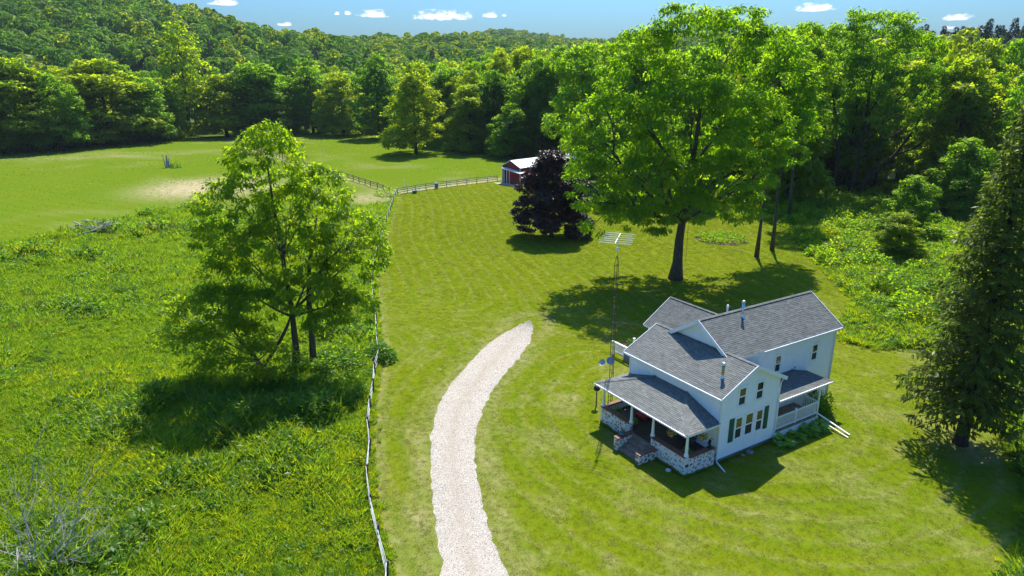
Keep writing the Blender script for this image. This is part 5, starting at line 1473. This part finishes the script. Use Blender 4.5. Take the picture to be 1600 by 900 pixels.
FARK.append(pine_mesh(120))
def hill_points(n, az0, az1, r0, r1, dmin, seed):
    rg = np.random.default_rng(seed); az = np.radians(rg.uniform(az0, az1, n)); r = np.sqrt(rg.uniform(r0 ** 2, r1 ** 2, n)); x, y = r * np.sin(az), r * np.cos(az)
    g = {}; keep = []
    for i in range(n):
        c = (int(x[i] // dmin), int(y[i] // dmin))
        if c in g: continue
        g[c] = 1; keep.append(i)
    return x[keep], y[keep]


x1, y1 = hill_points(14000, -38, 39, 333, 1060, 11.0, 5); x2, y2 = hill_points(6000, -12, 11, 1060, 1980, 13.0, 6)
X = np.concatenate([far_w[:, 0], x1, x2]); Y = np.concatenate([far_w[:, 1], y1, y2])
k = ~((X > -250) & (X < -140) & (Y > 333) & (Y < 470))                                       # hay field seen through the treeline
X, Y = X[k], Y[k]; rg = np.random.default_rng(9); nX = len(X)
X = X + rg.normal(0, 1.2, nX); Y = Y + rg.normal(0, 1.2, nX)
Z = np.where(np.hypot(X, Y) > 300, terrain(X, Y), 0) - .6
kind = rg.choice(5, nX, p=(.24, .24, .22, .14, .16)); az = np.degrees(np.arctan2(X, Y))
kind = np.where(((az > 27) & (rg.random(nX) < .85) & (np.hypot(X, Y) > 400)) | (rg.random(nX) < .012), 5, kind)
sc_ = rg.uniform(.85, 1.5, nX); sc_ = np.where(np.hypot(X, Y) < 345, sc_ * 1.2, sc_)
hw = np.stack([sc_, sc_, sc_ * rg.uniform(.85, 1.15, nX)], -1)
fw = scatter('hillside_forest', np.stack([X, Y, Z], -1), np.stack([np.zeros(nX), np.zeros(nX), rg.random(nX) * 6.28], -1), hw, kind, FARK, 'green forest covering the far hills like one blanket', 'forest')

# ------------------------------------------------------------------ undergrowth, weeds, grass
def dome(seed, n, r, h, L, W, mat, droop=.1):
    rg = np.random.default_rng(seed); a = rg.random(n) * 6.283; rr = r * np.sqrt(rg.random(n)); z = h * (1 - (rr / r) ** 2) * rg.uniform(.35, 1.05, n)
    P = np.stack([np.cos(a) * rr, np.sin(a) * rr, z], -1); D = np.stack([np.cos(a), np.sin(a), np.full(n, .25 - droop)], -1) + rg.normal(0, .55, (n, 3))
    l = L * rg.uniform(.6, 1.35, n); V, F = leaves(P, D, np.array([0, 0, 1.]) + rg.normal(0, .45, (n, 3)), l, l * W)
    return np_mesh('dome', V, [F], mat, False, {'tint': np.repeat(rg.random(n), 4)})


def tuft(seed, n, r, L, W, mat, lean=.55):
    rg = np.random.default_rng(seed); a = rg.random(n) * 6.283; rr = r * np.sqrt(rg.random(n)); P = np.stack([np.cos(a) * rr, np.sin(a) * rr, np.zeros(n)], -1)
    b = rg.random(n) * 6.283; D = np.stack([np.cos(b) * lean, np.sin(b) * lean, np.ones(n)], -1) * np.array([1, 1, 1]) + rg.normal(0, .25, (n, 3))
    l = L * rg.uniform(.55, 1.25, n); V, F = leaves(P, D, np.stack([np.cos(b + 3.14), np.sin(b + 3.14), np.full(n, .4)], -1) + rg.normal(0, .3, (n, 3)), l, l * W, .1)
    return np_mesh('tuft', V, [F], mat, False, {'tint': np.repeat(rg.random(n), 4)})


SHR = [dome(200 + i, 620, 1.25, 1.7, .30, .5, M[m_]) for i, m_ in enumerate(('leaf_shrub', 'leaf_wood_a', 'leaf_herb', 'leaf_wood_b'))]
rg = np.random.default_rng(23)


def along(path, n, spread, side=0.0):
    P = np.array(path, float); seg = np.r_[0, np.cumsum(np.hypot(*np.diff(P, axis=0).T))]; s = rg.random(n) * seg[-1]
    x, y = np.interp(s, seg, P[:, 0]), np.interp(s, seg, P[:, 1]); return np.stack([x + rg.normal(0, spread, n), y + rg.normal(0, spread, n) + side], -1)


U = [along(LINE[:11], 520, 3.0, -4), along(LINE[10:17], 380, 3.2, -3), along(LINE[16:], 160, 4)]
patch = [(42, 111), (41.6, 97), (38.6, 80), (37.2, 70), (33.5, 62), (36.0, 58.5), (40, 56.0), (48, 60), (60, 75), (75, 95), (85, 125), (60, 135), (48, 128)]
c_ = np.stack([rg.uniform(30, 90, 2600), rg.uniform(55, 136, 2600)], -1); c_ = c_[inside(patch, c_[:, 0], c_[:, 1])]; U.append(c_[:950])
c_ = np.stack([rg.uniform(30, 62, 800), rg.uniform(22, 60, 800)], -1); c_ = c_[~inside(LAWN_S, c_[:, 0], c_[:, 1]) & (dist_poly(LAWN_S, c_[:, 0], c_[:, 1], True) > 1.2)]; U.append(c_[:240])
U = np.concatenate(U); U = U[~inside(LAWN_S, U[:, 0], U[:, 1])]; nU = len(U)
su = rg.uniform(.5, 1.25, nU) * (1 + .5 * smooth(150, 250, U[:, 1])) * (.65 + .7 * vnoise(U[:, 0], U[:, 1], 9, 2))
scatter('undergrowth', np.column_stack([U, np.full(nU, -.1)]), np.stack([rg.normal(0, .1, nU), rg.normal(0, .1, nU), rg.random(nU) * 6.28], -1), np.stack([su, su, su * rg.uniform(.6, 1.1, nU)], -1), rg.choice(4, nU, p=(.42, .22, .16, .20)), SHR,
        'leafy undergrowth and brambles along the wood edges', 'undergrowth')

# tall weeds of the meadow left of the fence
MEADOW = np.concatenate([FENCE_S[2:] + np.array([-.55, 0]), [(-25, 126), (-32, 118), (-42, 114), (-55, 120.5), (-63, 111.5), (-66, 99.5), (-75, 91), (-100, 82), (-130, 70), (-60, 10)]])
rg = np.random.default_rng(29)
WEED = [tuft(300, 46, .26, .62, .075, M['leaf_meadow']), tuft(301, 40, .30, .78, .07, M['leaf_meadow'], .7), dome(302, 64, .40, .62, .21, .45, M['leaf_herb']), dome(303, 56, .36, .50, .19, .5, M['leaf_meadow']), dome(304, 70, .46, .8, .22, .42, M['leaf_herb']),
        dome(305, 60, .40, .62, .18, .45, M['leaf_yellow']), tuft(306, 16, .18, .8, .04, M['leaf_straw'], .5), tuft(307, 44, .28, .6, .08, M['leaf_yellow'])]
n = 260000; c_ = np.stack([rg.uniform(-105, -3, n), rg.uniform(20, 122, n)], -1)
c_ = c_[inside(MEADOW, c_[:, 0], c_[:, 1])]; c_ = c_[np.abs(c_[:, 0] / c_[:, 1]) < .98]
pr = np.clip(1.0 * (38 / np.maximum(c_[:, 1], 30)) ** 1.5, .12, 1); c_ = c_[rg.random(len(c_)) < pr]; n = len(c_); x, y = c_.T
big = vnoise(x, y, 7, 1); med = vnoise(x, y, 2.6, 2); yel = vnoise(x, y, 10, 3)
wts = np.stack([.26 + .3 * (1 - big), .24 + .3 * (1 - big), .20 + .7 * smooth(.4, .75, big), .30 + 0 * big, .06 + .7 * smooth(.5, .85, big) * med, .008 + .20 * smooth(.66, .88, yel), .014 + 0 * big, .03 + .30 * smooth(.6, .9, yel)], -1)
cum = np.cumsum(wts / wts.sum(1, keepdims=True), 1); idx = (rg.random((n, 1)) > cum).sum(1).clip(0, 7)
s = rg.uniform(.65, 1.3, n) * (.55 + 1.9 * med * big) * (1 + .5 * smooth(50, 110, y))
scatter('tall_weeds', np.column_stack([x, y, np.zeros(n)]), np.stack([rg.normal(0, .12, n), rg.normal(0, .12, n), rg.random(n) * 6.28], -1), s, idx, WEED, 'rank green weeds and long grass filling the meadow beside the fence', 'weeds')
rgw = np.random.default_rng(61); q2 = np.stack([rgw.uniform(20, 80, 60000), rgw.uniform(18, 136, 60000)], -1)
okr = ~inside(LAWN_S, q2[:, 0], q2[:, 1]) & (q2[:, 0] / q2[:, 1] < 1.0) & (dist_poly(LAWN_S, q2[:, 0], q2[:, 1], True) < 26) & (q2[:, 0] > 12 + .12 * q2[:, 1])
q2 = q2[okr]; q2 = q2[rgw.random(len(q2)) < np.clip((48 / q2[:, 1]) ** 1.2, .2, 1)]; n2_ = len(q2)
scatter('margin_weeds', np.column_stack([q2, np.zeros(n2_)]), np.stack([rgw.normal(0, .12, n2_), rgw.normal(0, .12, n2_), rgw.random(n2_) * 6.28], -1), rgw.uniform(.8, 1.5, n2_) * (.6 + .9 * vnoise(q2[:, 0], q2[:, 1], 5, 4)), rgw.choice(8, n2_, p=(.2, .14, .2, .2, .12, .06, .01, .07)), WEED, 'rank green weeds between the lawn and the wood behind the house', 'weeds')
# bushier clumps in the meadow
bc = np.array([(-19.6, 36.6), (-15.9, 39.7), (-12.3, 51.5), (-11.8, 50.2), (-13.2, 49.2), (-14.5, 48.4), (-16, 47.6), (-20, 47.5), (-22, 48.5), (-24, 50), (-30, 60), (-26, 66), (-34, 72), (-44, 90), (-48, 104), (-40, 100), (-52, 112), (-36, 108), (-30, 96), (-27, 84), (-38, 84), (-18, 30), (-13, 31), (-22, 32)])
bc = np.concatenate([bc + rg.normal(0, .8, bc.shape) for _ in range(5)])
ex = np.stack([rg.uniform(-95, -9, 9000), rg.uniform(26, 121, 9000)], -1); ex = ex[inside(MEADOW, ex[:, 0], ex[:, 1]) & (np.abs(ex[:, 0] / ex[:, 1]) < .95)]
ex = ex[rg.random(len(ex)) < (.10 + .9 * smooth(.5, .75, vnoise(ex[:, 0], ex[:, 1], 8, 11)))]; bc = np.concatenate([bc, ex[:2100]]); nb = len(bc); sb = rg.uniform(.22, .66, nb) * (.6 + .5 * smooth(30, 80, bc[:, 1]))
wf = np.stack([rg.normal(-14.8, 2.6, 46), rg.normal(50.2, 1.6, 46)], -1); wf = wf[wf[:, 0] < -11.9]; fb = np.array([(-11.3, 53.6), (-11.5, 54.6), (-11.0, 52.9), (-11.8, 55.6)])
bc = np.concatenate([bc, wf, fb]); sb = np.r_[sb, rg.uniform(.6, 1.1, len(wf) + len(fb))]; nb = len(bc)
scatter('weed_bushes', np.column_stack([bc, np.full(nb, -.05)]), np.stack([np.zeros(nb), np.zeros(nb), rg.random(nb) * 6.28], -1), np.stack([sb, sb, sb * .8], -1), rg.choice(4, nb, p=(.5, .1, .3, .1)), SHR, 'dark bushy clumps standing out of the meadow weeds', 'bushes')

rgw = np.random.default_rng(67); q2 = np.stack([rgw.uniform(-190, 10, 60000), rgw.uniform(88, 285, 60000)], -1); q2 = q2[inside(PAD_S, q2[:, 0], q2[:, 1]) & (np.abs(q2[:, 0] / q2[:, 1]) < .9)]
q2 = q2[rgw.random(len(q2)) < .15 + .85 * smooth(.35, .7, vnoise(q2[:, 0], q2[:, 1], 12, 5))]; n2_ = len(q2)
scatter('paddock_grass', np.column_stack([q2, np.zeros(n2_)]), np.stack([np.zeros(n2_), np.zeros(n2_), rgw.random(n2_) * 6.28], -1), rgw.uniform(.15, .34, n2_), rgw.choice([0, 1, 3, 6, 7], n2_, p=(.36, .26, .14, .10, .14)), WEED, 'tufts of grazed pasture grass in the paddock', 'grass')
# lawn blades
def blade_mat(name, a, b, c): return leaf_set(name, a, b, c, .45, .0, (1.9, 1.7, .5))
M['blade_g'] = blade_mat('blade_green', (.066, .112, .005), (.108, .155, .006), (.155, .195, .008))
M['blade_y'] = blade_mat('blade_yellow', (.115, .142, .006), (.160, .180, .009), (.225, .218, .018))
TUF = [tuft(400, 26, .16, .065, .14, M['blade_g'], 1.1), tuft(401, 26, .18, .055, .15, M['blade_g'], 1.3), tuft(402, 24, .16, .065, .14, M['blade_y'], 1.2), tuft(403, 24, .18, .06, .14, M['blade_y'], 1.3), tuft(404, 12, .17, .13, .11, M['leaf_straw'], 2.6)]
rg = np.random.default_rng(31); n = 330000; c_ = np.stack([rg.uniform(-24, 43, n), rg.uniform(21, 150, n)], -1)
c_ = c_[inside(LAWN_S, c_[:, 0], c_[:, 1])]; c_ = c_[(np.abs(c_[:, 0] / c_[:, 1]) < .95)]
dd = dist_poly(DRIVE_C, c_[:, 0], c_[:, 1]); de_ = dist_poly(np.concatenate([DRIVE_POLY, DRIVE_POLY[:1]]), c_[:, 0], c_[:, 1]); c_ = c_[~inside(DRIVE_POLY, c_[:, 0], c_[:, 1]) | (rg.random(len(c_)) < .012 + .5 * np.exp(-(de_ / .16) ** 2) + .35 * smooth(59, 61.5, c_[:, 1]))]
c_ = c_[rg.random(len(c_)) < np.clip((42 / np.maximum(c_[:, 1], 30)) ** 1.4, .1, 1)]
ch_, sh_ = math.cos(HOUSE_RZ), math.sin(HOUSE_RZ); dx, dy = c_[:, 0] - HOUSE_AT[0], c_[:, 1] - HOUSE_AT[1]; hu, hv = dx * ch_ + dy * sh_, -dx * sh_ + dy * ch_
c_ = c_[~(((hu > -2.6) & (hu < 5.3) & (hv > 0) & (hv < 8.1)) | ((hu > 2.6) & (hu < 13.8) & (hv > 1.9) & (hv < 7)) | ((hu > 7.8) & (hu < 13.1) & (hv > 6.9) & (hv < 14.7)) | ((hu > -4) & (hu < -2.4) & (hv > 2.7) & (hv < 4.5)))]
x, y = c_.T; n = len(x); mw = np.sin(2 * np.pi * (mow_of(x, y) + .28 * vnoise(x, y, 1.1, 1))); pY = np.clip(.40 + .11 * mw + .5 * (vnoise(x, y, 4.5, 6) - .5), .05, .95); u_ = rg.random(n)
ln_ = np.abs(np.sin(np.pi * mow_of(x, y))) ** 14
idx = np.where(u_ < .09 + .06 * (vnoise(x, y, 2.2, 17) > .62) + .55 * ln_ * smooth(95, 50, y) * vnoise(x, y, 1.4, 8), 4, np.where(rg.random(n) < pY, rg.integers(2, 4, n), rg.integers(0, 2, n)))
scatter('lawn_grass', np.column_stack([x, y, np.full(n, .004)]), np.stack([rg.normal(0, .15, n), rg.normal(0, .15, n), rg.random(n) * 6.28], -1), rg.uniform(.7, 1.3, n) * (1 + .9 * smooth(45, 110, y)), idx, TUF, 'short mown grass blades of the lawn', 'grass')
# longer grass left standing along the fence foot, wood margin and the house walls
e1 = np.concatenate([along(FENCE_S[4:], 2600, .22)]); e2 = along(np.concatenate([LAWN_S[64:], ]), 1800, .35)
hp = []
for a_, b_ in (((-2.7, -.08), (-.2, -.08)), ((0, -.1), (5.2, -.1)), ((-2.72, .1), (-2.72, 2.4)), ((-2.72, 4.9), (-2.72, 7.9)), ((9.9, .1), (13.8, 1.8)), ((-2.6, 8.1), (0, 8.3))):
    t_ = rg.random(70); q_ = np.array(a_)[None] * (1 - t_[:, None]) + np.array(b_)[None] * t_[:, None] + rg.normal(0, .05, (70, 2)); hp += [to_world(*p) for p in q_]
e = np.concatenate([e1, e2, np.array(hp)]); n = len(e); s = np.r_[rg.uniform(.3, .7, len(e1) + len(e2)), rg.uniform(.15, .35, len(hp))]
scatter('edge_grass', np.column_stack([e, np.zeros(n)]), np.stack([rg.normal(0, .15, n), rg.normal(0, .15, n), rg.random(n) * 6.28], -1), s, rg.choice([0, 1, 3, 6, 7], n, p=(.34, .26, .2, .08, .12)), WEED, 'uncut grass fringe along the fence, walls and lawn margins', 'grass')

# loose stones on the drive
def chip(seed):
    rg = np.random.default_rng(seed); v = unit(rg.normal(size=(7, 3))) * rg.uniform(.7, 1.2, (7, 1)); import bmesh as bm_m
    b = bm_m.new(); [b.verts.new(p) for p in v * np.array([1, 1, .6])]; bm_m.ops.convex_hull(b, input=b.verts); me = bpy.data.meshes.new('chip'); b.to_mesh(me); b.free(); me.materials.append(M['stone_chip']); return me


CH = [chip(500 + i) for i in range(6)]; n = 42000; ti = rg.random(n) * (len(dl) - 1); i0 = ti.astype(int); fr = (ti - i0)[:, None]
aL, aR = dl[i0] * (1 - fr) + dl[i0 + 1] * fr, dr[i0] * (1 - fr) + dr[i0 + 1] * fr; k = rg.uniform(.02, .98, n)[:, None]; k = np.where(rg.random((n, 1)) < .05, k + rg.normal(0, .06, (n, 1)), k); k = np.clip(k, -.15, 1.15); P = aL * (1 - k) + aR * k
kk = (2 * k[:, 0] - 1); s = np.abs(rg.normal(0, .010, n)) + .009
scatter('drive_stones', np.column_stack([P, .012 + .035 * np.clip(1 - kk * kk, 0, 1)]), rg.uniform(0, 6.28, (n, 3)), s, rg.integers(0, 6, n), CH, 'loose pale crushed stone lying on the drive', 'gravel')

# ------------------------------------------------------------------ round flower bed, stump, brush, dead tree
o = empty('flower_island', (30.5, 96.9, 0)); tag(o, 'low oval island of light green plants on the lawn behind the shade tree', 'flower bed')
rg = np.random.default_rng(37); isl = []
for i in range(70):
    a = rg.random() * 6.283; r_ = math.sqrt(rg.random()); isl.append((math.cos(a) * r_ * 3.4, math.sin(a) * r_ * 3.4, rg.uniform(.7, 1.2)))
soil = MB().lathe((0, 0, .008), [(3.7, 0), (3.5, .05), (.1, .12)], 28).build('soil', M['mulch'], o)
pm = [dome(520 + i, 90, .6, .75, .26, .34, M['leaf_shrub']) for i in range(3)]
for i, (a, b, s_) in enumerate(isl):
    c = link('clump', pm[i % 3], o, (a, b, .05), i * 1.1); c.scale = (s_, s_, s_)
x, y = ground_at(262, 262); o = empty('tree_stump', (x, y, 0)); tag(o, 'grey broken dead snag standing in the paddock', 'stump')
for i, (dx, h, r_) in enumerate(((0, 3.2, .38), (-.9, 3.4, .16), (.5, 2.6, .2), (.9, 1.4, .15))):
    MB().tube([(dx * .5, 0, -.1), (dx * .8, .1, h * .5), (dx * 1.15, .15, h)], [r_, r_ * .8, r_ * .35], 7).build('snag', M['bark_grey'], o)
x, y = ground_at(275, 262); o = link('bush', dome(530, 420, 1.4, 1.5, .35, .45, M['leaf_herb']), None, (x, y, 0)); tag(o, 'round green bush beside the grey snag in the paddock', 'bush')
x, y = ground_at(600, 306); o = link('bush', dome(531, 700, 2.6, 1.7, .35, .4, M['leaf_shrub']), None, (x + .4, y + 1, 0)); tag(o, 'green bush at the corral fence corner', 'bush')
x, y = ground_at(150, 366); o = empty('brush_pile', (x, y, 0)); tag(o, 'heap of grey dead branches at the weedy meadow edge', 'brush pile')
rg = np.random.default_rng(47)
for i in range(46):
    a = rg.normal(0, .55) + (math.pi if rg.random() < .5 else 0) + .15; L_ = rg.uniform(1.6, 4.4); c = np.array([rg.normal(0, 1.4), rg.normal(0, 1.5), rg.uniform(.5, 1.7)]); d = np.array([math.cos(a), math.sin(a), rg.normal(.1, .22)])
    p0_, p1_ = c - d * L_ / 2, c + d * L_ / 2; p0_[2] = max(p0_[2], .1); p1_[2] = max(p1_[2], .1); m_p = (p0_ + p1_) / 2 + rg.normal(0, .2, 3); m_p[2] = max(m_p[2], .12); r_ = rg.uniform(.05, .12)
    MB().tube([p0_, m_p, p1_], [r_, r_ * .8, r_ * .35], 6).build('branch', M['bark_grey'], o, True)


def bare(mb, p, d, L_, r_, depth, rg):
    n = 4; pts_ = [p]; 
    for i in range(n):
        d = d + rg.normal(0, .12, 3) + np.array([0, 0, .03]); d = d / np.linalg.norm(d); pts_.append(pts_[-1] + d * L_ / n)
    mb.tube(pts_, np.linspace(r_, r_ * .55, n + 1), 5 if depth > 1 else 4, False)
    if depth == 0: return
    for k in range(rg.integers(3, 5)):
        j = rg.integers(1, n + 1); dd = d + rg.normal(0, .55, 3); dd[2] += .1; bare(mb, pts_[j], dd / np.linalg.norm(dd), L_ * rg.uniform(.5, .8), r_ * .5, depth - 1, rg)


o = empty('dead_shrub', (-22.3, 26.2, 0)); tag(o, 'bare grey dead shrub with forked twigs in the lower left weeds', 'dead shrub'); rg = np.random.default_rng(53)
for i, d in enumerate(((.25, .1, 1), (-.1, .2, 1), (.5, .1, .85), (.1, -.2, 1), (.62, .2, .7))):
    mb = MB(); bare(mb, np.array([i * .12 - .2, 0, -.1]), np.array(d) / np.linalg.norm(d), rg.uniform(3.0, 4.0), .042, 3, rg); mb.build('stem', M['bark_grey'], o)
# dead limb lying before the wood behind the barn, pale shed roof glimpsed through the wood
o = MB().tube([(13, 176, 3.6), (17, 175, 2.0), (21, 174, .6)], [.1, .12, .14], 6).build('dead_limb', M['bark_grey'], None); tag(o, 'pale dead limb hanging in the dark wood behind the barn', 'branch')
o = empty('shed', (84, 158, 0), .3); tag(o, 'pale roofed shed glimpsed through the wood behind the many-stemmed giant', 'shed')
MB().box((-3, -2.5, 0), (3, 2.5, 3)).build('wall', M['siding'], o); MB().add([(-3.3, -2.8, 3), (3.3, -2.8, 3), (3.3, 2.8, 3), (-3.3, 2.8, 3), (-3.3, 0, 4.3), (3.3, 0, 4.3)], [(0, 1, 5, 4), (2, 3, 4, 5), (0, 4, 3), (1, 2, 5), (3, 2, 1, 0)]).build('roof', M['metal_roof'], o)
MB().box((-.6, -2.56, 0), (.6, -2.5, 2.1)).build('door', M['wood_dark'], o)

# ------------------------------------------------------------------ summer haze
bx_ = MB().box((-3300, -3300, -3), (3300, 3300, 175)); m, nt, out = nodes_of('summer_haze')
pv = N(nt, 'ShaderNodeVolumePrincipled'); pv.inputs['Color'].default_value = (.78, .88, 1.0, 1); pv.inputs['Density'].default_value = 0.00006
nt.links.new(pv.outputs[0], out.inputs['Volume'])
hz = bx_.build('haze', m, None, kind='stuff'); tag(hz, 'thin blue summer haze over the far hills', 'haze')
